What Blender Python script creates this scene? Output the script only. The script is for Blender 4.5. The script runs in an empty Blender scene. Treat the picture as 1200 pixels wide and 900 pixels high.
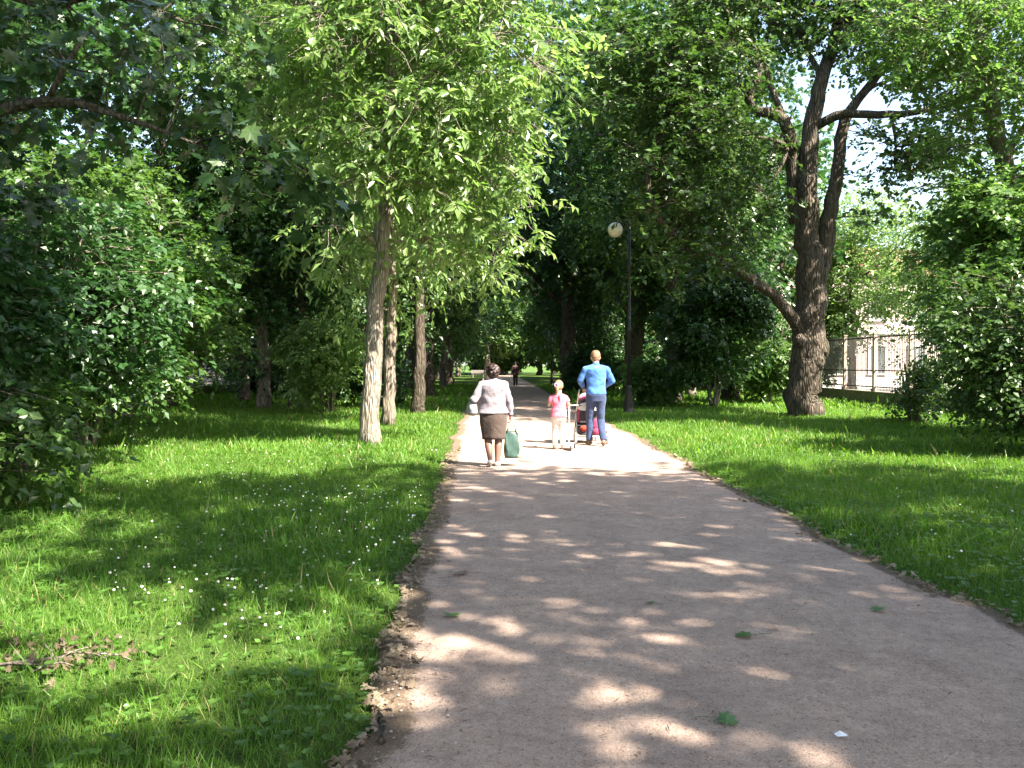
import bpy, math, random
import numpy as np
R = math.radians
scene = bpy.context.scene
col = scene.collection
F, HZ, CAMH = 1000.0, 427.0, 1.6
def G(px, py):                       # photo pixel on the ground -> metres
    d = CAMH * F / (py - HZ); return ((px - 600) / F * d, d)
def at(px, py, d):                   # photo pixel at a known distance -> metres
    return np.array([(px - 600) / F * d, d, CAMH - (py - HZ) / F * d])
SUN_AZ, SUN_EL = R(-38), R(47)
SUN = np.array([math.cos(SUN_EL) * math.cos(SUN_AZ), math.cos(SUN_EL) * math.sin(SUN_AZ), math.sin(SUN_EL)])

# ---------------------------------------------------------------- mesh helpers
def nrm(v):
    v = np.asarray(v, float)
    return v / np.maximum(np.linalg.norm(v, axis=-1, keepdims=True), 1e-9)

class MB:
    def __init__(s): s.v = []; s.n = 0; s.f = {}; s.tone = {}
    def add(s, v, *faces, tone=None):
        v = np.asarray(v, np.float32).reshape(-1, 3)
        for f in faces:
            f = np.asarray(f, np.int64)
            if f.size == 0: continue
            k = f.shape[1]
            s.f.setdefault(k, []).append(f + s.n)
            t = np.full(len(f), 0.5) if tone is None else np.broadcast_to(tone, (len(f),))
            s.tone.setdefault(k, []).append(t)
        s.v.append(v); s.n += len(v)
    def mesh(s, name, smooth=True):
        me = bpy.data.meshes.new(name)
        V = np.concatenate(s.v); me.vertices.add(len(V)); me.vertices.foreach_set('co', V.ravel())
        ls, lt, idx, tn = [], [], [], []; off = 0
        for k, fl in s.f.items():
            f = np.concatenate(fl); idx.append(f.ravel()); tn.append(np.concatenate(s.tone[k]))
            ls.append(off + np.arange(len(f)) * k); lt.append(np.full(len(f), k)); off += f.size
        idx = np.concatenate(idx); ls = np.concatenate(ls); lt = np.concatenate(lt); tn = np.concatenate(tn)
        me.loops.add(len(idx)); me.loops.foreach_set('vertex_index', idx.astype(np.int32))
        me.polygons.add(len(ls)); me.polygons.foreach_set('loop_start', ls.astype(np.int32))
        a = me.attributes.new('tone', 'FLOAT', 'FACE'); a.data.foreach_set('value', tn.astype(np.float32))
        me.update(calc_edges=True)
        me.polygons.foreach_set('use_smooth', np.full(len(ls), smooth))
        return me
    def build(s, name, mat, parent=None, smooth=True):
        return link(name, s.mesh(name, smooth), mat, parent)
    # shapes
    def tube(s, P, r, sides=8, caps=True, jit=None, squash=None, tone=None):
        P = np.asarray(P, float); n = len(P); r = np.broadcast_to(np.asarray(r, float), (n,))
        T = np.gradient(P, axis=0); T = nrm(T)
        ref = np.array([0., 1., 0.]) if abs(T[:, 1]).max() < .9 else (np.array([1., 0, 0]) if abs(T[:, 0]).max() < .9 else np.array([0, 0, 1.]))
        U = nrm(np.cross(T, ref)); W = np.cross(T, U)
        a = np.arange(sides) / sides * 2 * math.pi
        rad = r[:, None] * np.ones(sides)[None]
        if jit is not None: rad = rad * jit
        wq = 1 if squash is None else squash
        ring = P[:, None] + U[:, None] * (np.cos(a) * rad)[..., None] + W[:, None] * (np.sin(a) * rad * wq)[..., None]
        i = np.arange(n - 1)[:, None] * sides; j = np.arange(sides)[None]; j2 = (j + 1) % sides
        q = np.stack([i + j, i + j2, i + sides + j2, i + sides + j], -1).reshape(-1, 4)
        v = ring.reshape(-1, 3)
        if caps and sides > 3:
            s.add(v, q, np.arange(sides)[::-1][None], (np.arange(sides) + (n - 1) * sides)[None], tone=tone)
        else: s.add(v, q, tone=tone)
    def box(s, c, size, rz=0, bev=0):
        hx, hy, hz = np.array(size) / 2
        v = np.array([[x, y, z] for x in (-hx, hx) for y in (-hy, hy) for z in (-hz, hz)])
        ca, sa = math.cos(rz), math.sin(rz)
        v = np.stack([v[:, 0] * ca - v[:, 1] * sa, v[:, 0] * sa + v[:, 1] * ca, v[:, 2]], -1) + np.array(c)
        s.add(v, [[0, 1, 3, 2], [4, 6, 7, 5], [0, 4, 5, 1], [2, 3, 7, 6], [0, 2, 6, 4], [1, 5, 7, 3]])
    def capsule(s, p1, r1, p2, r2, sides=16, squash=None):
        p1 = np.array(p1, float); p2 = np.array(p2, float); d = nrm(p2 - p1)
        P, rr = [], []
        for k in range(5):
            a = math.pi / 2 * (1 - k / 5 * 0.98) ; P.append(p1 - d * r1 * math.sin(a)); rr.append(max(r1 * math.cos(a), 1e-3))
        P.append(p1); rr.append(r1); P.append(p2); rr.append(r2)
        for k in range(1, 6):
            a = math.pi / 2 * k / 5 * .99; P.append(p2 + d * r2 * math.sin(a)); rr.append(max(r2 * math.cos(a), 1e-3))
        s.tube(P, rr, sides, squash=squash)
    def ball(s, c, rad, rot=None, seg=20, rings=12, noise=0, seed=0):
        rad = np.broadcast_to(np.asarray(rad, float), (3,)); th = np.linspace(0, math.pi, rings + 1)[1:-1]; ph = np.arange(seg) / seg * 2 * math.pi
        v = np.stack([np.sin(th)[:, None] * np.cos(ph), np.sin(th)[:, None] * np.sin(ph), np.cos(th)[:, None] + 0 * ph], -1).reshape(-1, 3)
        v = np.concatenate([v, [[0, 0, 1], [0, 0, -1]]])
        if noise: v = v * (1 + noise * np.random.default_rng(seed).normal(size=(len(v), 1)))
        v = v * rad
        if rot is not None: v = v @ np.array(rot).T
        v = v + np.array(c); nr = rings - 1
        i = np.arange(nr - 1)[:, None] * seg; j = np.arange(seg)[None]; j2 = (j + 1) % seg
        q = np.stack([i + j, i + seg + j, i + seg + j2, i + j2], -1).reshape(-1, 4)
        t = np.stack([np.full(seg, nr * seg), np.arange(seg), (np.arange(seg) + 1) % seg], -1)
        b = np.stack([np.full(seg, nr * seg + 1), (nr - 1) * seg + (np.arange(seg) + 1) % seg, (nr - 1) * seg + np.arange(seg)], -1)
        s.add(v, q, t, b)
    def place(s, T, faces, pos, d, n, sc, tone=None, curl=0):
        """stamp a flat template (k,3: across, along, up) at many places"""
        d = nrm(d); x = nrm(np.cross(d, n)); n2 = np.cross(x, d); N = len(pos); k = len(T)
        sc = np.broadcast_to(np.asarray(sc, float), (N,))[:, None, None]
        v = pos[:, None] + sc * (x[:, None] * T[None, :, 0:1] + d[:, None] * T[None, :, 1:2] + n2[:, None] * T[None, :, 2:3])
        off = (np.arange(N) * k)[:, None, None]
        fs = [(np.asarray(f)[None] + off).reshape(-1, np.asarray(f).shape[1]) for f in faces]
        base = s.n; s.v.append(v.reshape(-1, 3).astype(np.float32)); s.n += N * k
        for f, src in zip(fs, faces):
            kk = f.shape[1]; s.f.setdefault(kk, []).append(f + base)
            t = np.full(N, .5) if tone is None else tone
            s.tone.setdefault(kk, []).append(np.repeat(t, len(src)))

def link(name, me, mat, parent=None):
    if mat is not None:
        me.materials.clear(); me.materials.append(mat)
    o = bpy.data.objects.new(name, me); col.objects.link(o)
    if parent is not None: o.parent = parent
    return o
def tag(o, label=None, cat=None, group=None, kind=None):
    if label: o['label'] = label
    if cat: o['category'] = cat
    if group: o['group'] = group
    if kind: o['kind'] = kind
    return o
def empty(name, loc=(0, 0, 0), rz=0, label=None, cat=None, group=None):
    o = bpy.data.objects.new(name, None); col.objects.link(o); o.location = loc; o.rotation_euler = (0, 0, rz)
    o.empty_display_size = .3
    return tag(o, label, cat, group)
def copy_tree(o, parent=None):
    c = o.copy(); col.objects.link(c); c.parent = parent
    for ch in [x for x in scene.objects if x.parent == o]: copy_tree(ch, c)
    return c
def sculpt(name, mb, mat, voxel=.008, smooth=4, parent=None):
    """fuse overlapping closed shapes into one continuous surface"""
    me = mb.mesh(name); o = bpy.data.objects.new(name, me); col.objects.link(o)
    m = o.modifiers.new('r', 'REMESH'); m.mode = 'VOXEL'; m.voxel_size = voxel; m.use_smooth_shade = True
    m = o.modifiers.new('s', 'SMOOTH'); m.factor = .5; m.iterations = smooth
    dg = bpy.context.evaluated_depsgraph_get(); dg.update()
    me2 = bpy.data.meshes.new_from_object(o.evaluated_get(dg)); bpy.data.objects.remove(o); me2.name = name
    me2.polygons.foreach_set('use_smooth', np.full(len(me2.polygons), True))
    return link(name, me2, mat, parent)

# ---------------------------------------------------------------- materials
def newmat(name):
    m = bpy.data.materials.new(name); m.use_nodes = True; nt = m.node_tree
    return m, nt, nt.nodes['Principled BSDF'], nt.nodes['Material Output']
def N(nt, t, **kw):
    n = nt.nodes.new(t)
    for k, v in kw.items(): setattr(n, k, v)
    return n
def ramp(nt, src, stops):
    r = N(nt, 'ShaderNodeValToRGB'); e = r.color_ramp.elements
    while len(e) < len(stops): e.new(.5)
    for el, (p, c) in zip(e, stops): el.position = p; el.color = (*c, 1) if len(c) == 3 else c
    nt.links.new(src, r.inputs[0]); return r
def noise(nt, scale, detail=4, rough=.6, vec=None, stretch=None):
    n = N(nt, 'ShaderNodeTexNoise'); n.inputs['Scale'].default_value = scale; n.inputs['Detail'].default_value = detail; n.inputs['Roughness'].default_value = rough
    tc = N(nt, 'ShaderNodeTexCoord'); src = tc.outputs['Object']
    if stretch:
        mp = N(nt, 'ShaderNodeMapping'); mp.inputs['Scale'].default_value = stretch; nt.links.new(src, mp.inputs[0]); src = mp.outputs[0]
    nt.links.new(src, n.inputs['Vector']); return n
def bump(nt, b, h, strength=.5, dist=.01):
    n = N(nt, 'ShaderNodeBump'); n.inputs['Strength'].default_value = strength; n.inputs['Distance'].default_value = dist
    nt.links.new(h, n.inputs['Height']); nt.links.new(n.outputs[0], b.inputs['Normal']); return n
def plain(name, c, rough=.6, metal=0, var=.12, scale=30, spec=.4, bmp=.15):
    m, nt, b, o = newmat(name); n = noise(nt, scale)
    lo = tuple(x * (1 - var) for x in c); hi = tuple(min(1, x * (1 + var)) for x in c)
    r = ramp(nt, n.outputs[0], [(.3, lo), (.7, hi)]); nt.links.new(r.outputs[0], b.inputs['Base Color'])
    b.inputs['Roughness'].default_value = rough; b.inputs['Metallic'].default_value = metal; b.inputs['Specular IOR Level'].default_value = spec
    if bmp: bump(nt, b, n.outputs[0], bmp, .005)
    return m
def leafmat(name, c1, c2, trans=.4, rough=.42, spec=.5, c3=None):
    m, nt, b, o = newmat(name)
    a = N(nt, 'ShaderNodeAttribute', attribute_name='tone')
    n = noise(nt, .7, 2); ad = N(nt, 'ShaderNodeMath', operation='MULTIPLY_ADD'); nt.links.new(n.outputs[0], ad.inputs[0]); ad.inputs[1].default_value = .6
    mu = N(nt, 'ShaderNodeMath', operation='MULTIPLY_ADD'); nt.links.new(a.outputs['Fac'], mu.inputs[0]); mu.inputs[1].default_value = .7; mu.inputs[2].default_value = -.15
    nt.links.new(mu.outputs[0], ad.inputs[2])
    r = ramp(nt, ad.outputs[0], [(.1, c1), (.9, c2)] + ([(.99, c3)] if c3 else [])); nt.links.new(r.outputs[0], b.inputs['Base Color'])
    b.inputs['Roughness'].default_value = rough; b.inputs['Specular IOR Level'].default_value = spec
    t = N(nt, 'ShaderNodeBsdfTranslucent'); hs = N(nt, 'ShaderNodeHueSaturation'); hs.inputs['Hue'].default_value = .49; hs.inputs['Saturation'].default_value = 1.12; hs.inputs['Value'].default_value = 2.4
    nt.links.new(r.outputs[0], hs.inputs['Color']); nt.links.new(hs.outputs[0], t.inputs[0])
    mx = N(nt, 'ShaderNodeMixShader'); mx.inputs[0].default_value = trans
    nt.links.new(b.outputs[0], mx.inputs[1]); nt.links.new(t.outputs[0], mx.inputs[2]); nt.links.new(mx.outputs[0], o.inputs[0])
    return m
def barkmat(name, dark, light, sc=9, strength=1.0, dist=.03):
    m, nt, b, o = newmat(name)
    n = noise(nt, sc, 6, .65, stretch=(1, 1, .18)); n2 = noise(nt, 2.2, 3)
    v = N(nt, 'ShaderNodeTexVoronoi'); v.feature = 'DISTANCE_TO_EDGE'; v.inputs['Scale'].default_value = sc * 1.6
    tc = N(nt, 'ShaderNodeTexCoord'); mp = N(nt, 'ShaderNodeMapping'); mp.inputs['Scale'].default_value = (1, 1, .16)
    nt.links.new(tc.outputs['Object'], mp.inputs[0]); nt.links.new(mp.outputs[0], v.inputs['Vector'])
    mu = N(nt, 'ShaderNodeMath', operation='MULTIPLY_ADD'); nt.links.new(v.outputs['Distance'], mu.inputs[0]); mu.inputs[1].default_value = 1.6
    nt.links.new(n.outputs[0], mu.inputs[2])
    r = ramp(nt, mu.outputs[0], [(.35, dark), (.8, light)])
    mx = N(nt, 'ShaderNodeMixRGB', blend_type='MULTIPLY'); mx.inputs[0].default_value = .6
    r2 = ramp(nt, n2.outputs[0], [(.35, (.55, .6, .5)), (.65, (1, 1, 1))])
    nt.links.new(r.outputs[0], mx.inputs[1]); nt.links.new(r2.outputs[0], mx.inputs[2]); nt.links.new(mx.outputs[0], b.inputs['Base Color'])
    b.inputs['Roughness'].default_value = .9; b.inputs['Specular IOR Level'].default_value = .15
    bump(nt, b, mu.outputs[0], strength, dist); return m

M = {}
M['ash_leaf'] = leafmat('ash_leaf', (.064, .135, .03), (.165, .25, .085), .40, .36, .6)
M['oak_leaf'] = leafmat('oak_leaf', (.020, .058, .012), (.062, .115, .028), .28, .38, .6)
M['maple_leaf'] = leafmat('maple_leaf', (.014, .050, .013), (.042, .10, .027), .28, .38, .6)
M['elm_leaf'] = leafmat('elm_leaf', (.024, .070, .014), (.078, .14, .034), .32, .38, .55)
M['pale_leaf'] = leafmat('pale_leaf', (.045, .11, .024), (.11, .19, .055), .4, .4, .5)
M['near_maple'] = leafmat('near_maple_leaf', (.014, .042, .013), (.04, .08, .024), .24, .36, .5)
M['bark_pale'] = barkmat('bark_pale', (.07, .058, .048), (.33, .285, .25), 13, 1.0, .04)
M['bark_dark'] = barkmat('bark_dark', (.020, .016, .013), (.15, .123, .10), 9, 1.0, .09)
M['bark_mid'] = barkmat('bark_mid', (.06, .05, .042), (.24, .20, .17), 8)
M['twig'] = plain('twig', (.17, .13, .09), .8)
M['grass'] = leafmat('grass_blade', (.038, .115, .014), (.125, .24, .036), .36, .5, .35, c3=(.30, .26, .12))

# ---------------------------------------------------------------- trees
DIAM = np.array([[0, 0, 0], [.36, .45, .07], [0, 1, -.06], [-.36, .45, .07]])
DF = [np.array([[0, 1, 2, 3]])]
SLIM = np.array([[0, 0, 0], [.23, .42, .05], [0, 1, -.14], [-.23, .42, .05]])
def palm_template():                     # five-lobed maple leaf
    pts = [(0, 0), (.18, .10), (.48, .02), (.34, .22), (.62, .42), (.36, .48), (.40, .78), (.16, .66), (0, 1.0)]
    pts = pts + [(-x, y) for x, y in pts[-2:0:-1]]
    v = [(x, y, .10 * abs(x) - .12 * y * y) for x, y in pts] + [(0, .36, .02)]
    n = len(pts); f = [[i, (i + 1) % n, n] for i in range(n)]
    return np.array(v), [np.array(f)]
PALM, PF = palm_template()
LEAFT = {'diam': (DIAM, DF), 'slim': (SLIM, DF), 'palm': (PALM, PF)}

def resample(P, step):
    P = np.asarray(P, float); 
    # catmull style smoothing through chaikin
    for _ in range(2):
        Q = np.empty((2 * len(P) - 2 + 2, P.shape[1])); Q[0] = P[0]; Q[-1] = P[-1]
        a, b = P[:-1], P[1:]; Q[1:-1] = np.stack([a * .75 + b * .25, a * .25 + b * .75], 1).reshape(-1, P.shape[1])[:len(Q) - 2]
        P = Q
    L = np.concatenate([[0], np.cumsum(np.linalg.norm(np.diff(P[:, :3], axis=0), axis=1))]); n = max(2, int(L[-1] / step) + 1)
    t = np.linspace(0, L[-1], n); return np.stack([np.interp(t, L, P[:, k]) for k in range(P.shape[1])], -1)

def grow(seed, skeleton, blobs, nattr, leaf, L, spray=(5, 9), slen=.5, sides=10, droop=.35, tipr=.012, twigs=False, flare=1.5, spread=.35, curve=.25, bare=0):
    """skeleton: list of [(x,y,z,r),...] limbs; blobs: [(x,y,z,rx,ry,rz)] foliage masses. Returns wood, leaf meshes."""
    rng = np.random.default_rng(seed); wood = MB(); lf = MB()
    nodes, nrad = [], []
    for si, sk in enumerate(skeleton):
        P = resample(sk, .3)
        if len(P) > 3: P[1:-1, :3] += rng.normal(size=(len(P) - 2, 3)) * P[1:-1, 3:4] * .12
        r = P[:, 3].copy()
        if si == 0: z = P[:, 2] - P[0, 2]; r = r * (1 + (flare - 1) * np.exp(-z / .28))
        sd = sides + 8 if si == 0 else sides
        jit = 1 + .05 * rng.normal(size=(len(P), sd)); a = np.arange(sd) / sd * 6.283
        lob = 1 + (.10 if si == 0 else .03) * np.cos(a * 5 + rng.uniform(0, 6)) * np.exp(-np.arange(len(P)) * .3 / .6)[:, None]
        wood.tube(P[:, :3], r, sd, jit=jit * lob)
        nodes.append(P[:, :3]); nrad.append(P[:, 3])
    X = np.concatenate(nodes); RR = np.concatenate(nrad); zmin = X[:, 2].min()
    # attractors on / in blobs
    vol = np.array([b[3] * b[4] * b[5] for b in blobs]) ** .75; cnt = np.maximum(3, (nattr * vol / vol.sum())).astype(int)
    A, Cn = [], []
    for b, c in zip(blobs, cnt):
        u = nrm(rng.normal(size=(c, 3))); rr = rng.uniform(.3, 1, (c, 1)) ** .5
        A.append(np.array(b[:3]) + u * rr * np.array(b[3:6])); Cn.append(np.repeat([b[:3]], c, 0))
    A = np.concatenate(A); Cn = np.concatenate(Cn); A[:, 2] = np.maximum(A[:, 2], .15)
    order = np.argsort(np.linalg.norm(A[:, None] - X[None, ::3], axis=2).min(1))
    for i in order:
        a = A[i]; dv = a - X; dist = np.linalg.norm(dv, axis=1)
        cost = dist + np.maximum(0, X[:, 2] - a[2]) * .6 + (RR < tipr * 1.3) * 1.0
        k = int(np.argmin(cost)); n = max(3, int(dist[k] / .45) + 1); t = np.linspace(0, 1, n)[:, None]
        P = X[k] + dv[k] * t
        sag = rng.normal(size=3) * .10 * dist[k] + np.array([0, 0, curve * dist[k] * .5])
        P = P + sag * (t * (1 - t)) * 2; P[1:-1] += rng.normal(size=(n - 2, 3)) * .03
        r0 = min(RR[k] * .6, tipr + .016 * dist[k] ** 1.1); rad = np.linspace(r0, tipr * .6, n)
        wood.tube(P, rad, 6 if r0 > .04 else 4, caps=False)
        X = np.concatenate([X, P[1:]]); RR = np.concatenate([RR, rad[1:]])
    # sprays
    ns = rng.integers(spray[0], spray[1] + 1, len(A)); idx = np.repeat(np.arange(len(A)), ns); K = len(idx)
    out = nrm(A[idx] - Cn[idx] + 1e-3)
    O = A[idx] + rng.normal(size=(K, 3)) * spread * np.array([1, 1, .6])
    O[:, 2] = np.maximum(O[:, 2], .12)
    D = nrm(out * .7 + rng.normal(size=(K, 3)) * np.array([.9, .9, .5]) + np.array([0, 0, -droop * .6]))
    SL = slen * rng.uniform(.6, 1.3, (K, 1))
    nl = 9
    tt = np.linspace(.1, 1, nl)
    T, fc = LEAFT[leaf]
    side = nrm(np.cross(D, [0, 0, 1.]) + 1e-4)
    for j, t in enumerate(tt):
        pos = O + D * SL * t + np.array([0, 0, -1.]) * (droop * SL * t * t)
        sgn = 1 if j % 2 else -1
        if j == nl - 1: sgn = 0
        ld = D * .55 + side * sgn * .9 + rng.normal(size=(K, 3)) * .3 + np.array([0, 0, -droop])
        nn = np.array([0, 0, .9]) + out * .45 + rng.normal(size=(K, 3)) * .42
        keep = rng.random(K) < .92
        lf.place(T, fc, pos[keep], ld[keep], nn[keep], L * rng.uniform(.5, 1.3, keep.sum()), tone=rng.random(keep.sum()))
    if twigs:
        sel = rng.random(K) < .8
        for P0, P1, dd in zip(A[idx][sel], (O + D * SL + np.array([0, 0, -1.]) * droop * SL)[sel], D[sel]):
            mid = (P0 + P1) / 2 + rng.normal(size=3) * .04 + np.array([0, 0, .05])
            wood.tube([P0, mid, P1], [tipr * .6, tipr * .4, tipr * .25], 3, caps=False)
    if bare:
        for k in rng.integers(0, len(A), bare):
            p = A[k]; d = nrm(rng.normal(size=3) * [1, 1, .3] + [0, 0, -.9]); l = rng.uniform(.5, 1.3)
            P = [p + d * l * s + rng.normal(size=3) * .06 + np.array([0, 0, -.35 * l * s * s]) for s in np.linspace(0, 1, 5)]
            wood.tube(P, np.linspace(.012, .004, 5), 4, caps=False)
    return wood.mesh('trunk'), lf.mesh('crown', smooth=False)

def make_tree(name, meshes, bark, leafm, loc, rz=0, sc=1, label='', group=None, cat='tree', trunk_name='trunk', crown_name='crown'):
    e = empty(name, (loc[0], loc[1], loc[2] if len(loc) > 2 else 0), rz, label, cat, group)
    w, l = meshes
    a = link(trunk_name, w, bark, e); b = link(crown_name, l, leafm, e)
    e.scale = (sc, sc, sc) if np.isscalar(sc) else sc
    return e
def place_tree(proto, loc, rz=0, sc=1, label='', group=None):
    e = copy_tree(proto); e.location = (loc[0], loc[1], loc[2] if len(loc) > 2 else 0); e.rotation_euler = (0, 0, rz)
    e.scale = (sc, sc, sc) if np.isscalar(sc) else sc
    tag(e, label)
    if group: e['group'] = group
    elif 'group' in e: del e['group']
    return e
def crown_blobs(seed, n, c, rad, br=(1.3, 2.2), low=-1):
    """lumpy crown: foliage masses scattered through an ellipsoid"""
    rng = np.random.default_rng(seed); out = []
    for i in range(n):
        u = nrm(rng.normal(size=3)); 
        while u[2] < low: u = nrm(rng.normal(size=3))
        k = rng.uniform(.35, 1) ** .6; b = rng.uniform(*br)
        out.append((*(np.array(c) + u * k * (np.array(rad) - b * .6)), b, b, b * .75))
    return out
def std_skeleton(seed, H, r, forks=4, z0=4, lean=0):
    rng = np.random.default_rng(seed); tr = []
    for z in np.linspace(0, H * .8, 8): tr.append((rng.normal() * .12 * (z > 1) + lean * z, rng.normal() * .12 * (z > 1), z, r * (1 - .85 * z / (H * .8)) + .02))
    sk = [tr]
    for i in range(forks):
        z = z0 + i * (H * .5 - z0 * .4) / forks; a = i * 2.4 + rng.uniform(-.4, .4); k = np.interp(z, [t[2] for t in tr], [t[3] for t in tr]) * .55
        l = rng.uniform(2.2, 3.6); x0 = np.interp(z, [t[2] for t in tr], [t[0] for t in tr]); y0 = np.interp(z, [t[2] for t in tr], [t[1] for t in tr])
        sk.append([(x0, y0, z, k), (x0 + math.cos(a) * l * .5, y0 + math.sin(a) * l * .5, z + l * .35, k * .75), (x0 + math.cos(a) * l, y0 + math.sin(a) * l, z + l * .95, k * .35)])
    return sk

# ---------------------------------------------------------------- the ground
LE = np.array([(-40, -.3), (0, -.5), (3.4, -.62), (5.9, -.72), (9.25, -.83), (14.2, -1.04), (19.3, -1.25), (30, -1.6), (57, -2.3), (123, -3.5), (220, -5)])
RE = np.array([(-40, 3.9), (0, 3.4), (3.4, 3.15), (5.1, 3.05), (7, 2.86), (10.5, 2.8), (13.6, 2.74), (19.3, 2.68), (25.4, 2.5), (33, 2.3), (52, 2.0), (89, 1.2), (123, .4), (220, -1.2)])
_w = np.random.default_rng(3)
_k = [(_w.uniform(.5, 9), _w.uniform(0, 6.28), _w.uniform(.5, 1)) for _ in range(14)]
def wob(y, s): return sum(a / (1 + k * .6) * np.sin(k * y + p * s) for k, p, a in _k) * .055
def left_edge(y): return np.interp(y, LE[:, 0], LE[:, 1]) + wob(y, 1)
def right_edge(y): return np.interp(y, RE[:, 0], RE[:, 1]) + wob(y, 2.3)

def ground_materials():
    m, nt, b, o = newmat('lawn_soil')
    n = noise(nt, 3, 6); n2 = noise(nt, 60, 4)
    mu = N(nt, 'ShaderNodeMath', operation='MULTIPLY_ADD'); nt.links.new(n2.outputs[0], mu.inputs[0]); mu.inputs[1].default_value = .7; nt.links.new(n.outputs[0], mu.inputs[2])
    r = ramp(nt, mu.outputs[0], [(.6, (.035, .05, .012)), (.85, (.05, .10, .018)), (1.0, (.09, .14, .035))])
    nt.links.new(r.outputs[0], b.inputs['Base Color']); b.inputs['Roughness'].default_value = .95; b.inputs['Specular IOR Level'].default_value = .1
    bump(nt, b, n2.outputs[0], 1, .04); M['soil'] = m
    m, nt, b, o = newmat('gravel_path')
    n1 = noise(nt, 1.9, 7, .66); n2 = noise(nt, 14, 6, .75); n3 = noise(nt, 110, 3, .7)
    v = N(nt, 'ShaderNodeTexVoronoi'); v.inputs['Scale'].default_value = 95; tc = N(nt, 'ShaderNodeTexCoord'); nt.links.new(tc.outputs['Object'], v.inputs['Vector'])
    base = ramp(nt, n2.outputs[0], [(.3, (.32, .242, .205)), (.55, (.44, .338, .288)), (.75, (.53, .42, .362))])
    big = ramp(nt, n1.outputs[0], [(.3, (.74, .72, .72)), (.5, (.95, .94, .93)), (.7, (1.08, 1.06, 1.03))])
    sp = ramp(nt, v.outputs['Color'], [(.08, (.5, .47, .45)), (.25, (1, 1, 1)), (.85, (1, 1, 1)), (.95, (1.35, 1.3, 1.26))])
    fine = ramp(nt, n3.outputs[0], [(.35, (.72, .72, .72)), (.65, (1.15, 1.13, 1.1))])
    def mulc(a, c, f=1):
        x = N(nt, 'ShaderNodeMixRGB', blend_type='MULTIPLY'); x.inputs[0].default_value = f; nt.links.new(a, x.inputs[1]); nt.links.new(c, x.inputs[2]); return x.outputs[0]
    c = mulc(mulc(mulc(base.outputs[0], big.outputs[0]), sp.outputs[0], .8), fine.outputs[0])
    a = N(nt, 'ShaderNodeAttribute', attribute_name='tone')           # 1 at the trodden-out earthy border of the path
    am = N(nt, 'ShaderNodeMath', operation='MULTIPLY_ADD'); nt.links.new(n2.outputs[0], am.inputs[0]); am.inputs[1].default_value = .9; nt.links.new(a.outputs['Fac'], am.inputs[2])
    ar = ramp(nt, am.outputs[0], [(.85, (0, 0, 0)), (1.25, (1, 1, 1))])
    mx = N(nt, 'ShaderNodeMixRGB'); nt.links.new(ar.outputs[0], mx.inputs[0]); nt.links.new(c, mx.inputs[1]); 
    dirt = ramp(nt, n3.outputs[0], [(.3, (.09, .065, .045)), (.7, (.21, .155, .115))]); nt.links.new(dirt.outputs[0], mx.inputs[2])
    nt.links.new(mx.outputs[0], b.inputs['Base Color']); b.inputs['Roughness'].default_value = .92; b.inputs['Specular IOR Level'].default_value = .2
    h = N(nt, 'ShaderNodeMath', operation='MULTIPLY_ADD'); nt.links.new(v.outputs['Distance'], h.inputs[0]); h.inputs[1].default_value = -.35; 
    h2 = N(nt, 'ShaderNodeMath', operation='MULTIPLY_ADD'); nt.links.new(n2.outputs[0], h2.inputs[0]); h2.inputs[1].default_value = 1.6; nt.links.new(n3.outputs[0], h2.inputs[2]); nt.links.new(h2.outputs[0], h.inputs[2])
    bump(nt, b, h.outputs[0], .8, .012); M['path'] = m
ground_materials()

def sheet(name, xs, ys, zf, mat):
    XX, YY = np.meshgrid(xs, ys, indexing='ij'); ZZ = zf(XX, YY); nx, ny = len(xs), len(ys)
    i = np.arange(nx - 1)[:, None] * ny; j = np.arange(ny - 1)[None]
    mb = MB(); mb.add(np.stack([XX, YY, ZZ], -1).reshape(-1, 3), np.stack([i + j, i + ny + j, i + ny + j + 1, i + j + 1], -1).reshape(-1, 4))
    return mb.build(name, mat)
def lawn_z(x, y):
    l = np.interp(y, LE[:, 0], LE[:, 1]); r = np.interp(y, RE[:, 0], RE[:, 1])
    d = np.maximum(np.maximum(l - x, x - r), 0)
    return np.where(d > 0, np.clip((d - .1) / .5, 0, 1) * .045 + .03 * np.clip(d, 0, 1) * np.sin(x * .9 + 1) * np.sin(y * .7), 0)
xs = np.concatenate([[-900, -300, -100, -50, -30], np.arange(-20, 20.01, .35), [30, 50, 100, 300, 900]])
ys = np.concatenate([[-300, -100, -40, -15], np.arange(-6, 60, .4), np.arange(60, 150, 2), [200, 400, 1200]])
tag(sheet('lawn', xs, ys, lawn_z, M['soil']), kind='structure')
py_ = np.concatenate([np.arange(-30, 2, .5), np.arange(2, 16, .06), np.arange(16, 40, .2), np.arange(40, 200, 1.)])
pt = np.concatenate([np.linspace(0, .14, 26), np.linspace(.17, .83, 12), np.linspace(.86, 1, 26)])
l, r = left_edge(py_) - .06, right_edge(py_) + .06
PX = l[None] + (r - l)[None] * pt[:, None]; PY = np.broadcast_to(py_[None], PX.shape)
PZ = .022 + .012 * np.sin(math.pi * pt)[:, None] - .03 * np.isin(pt, [0, 1])[:, None] + .003 * np.sin(PX * 3.1 + PY * 1.3) * np.sin(PY * 2.1)
mb = MB(); nx, ny = PX.shape; i = np.arange(nx - 1)[:, None] * ny; j = np.arange(ny - 1)[None]
edge = np.clip(1 - np.minimum(pt, (1 - pt) * 1.5) * 3.5 / .34, 0, 1)
tn = np.repeat(((edge[1:] + edge[:-1]) / 2)[:, None], ny - 1, 1).ravel()
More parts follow.
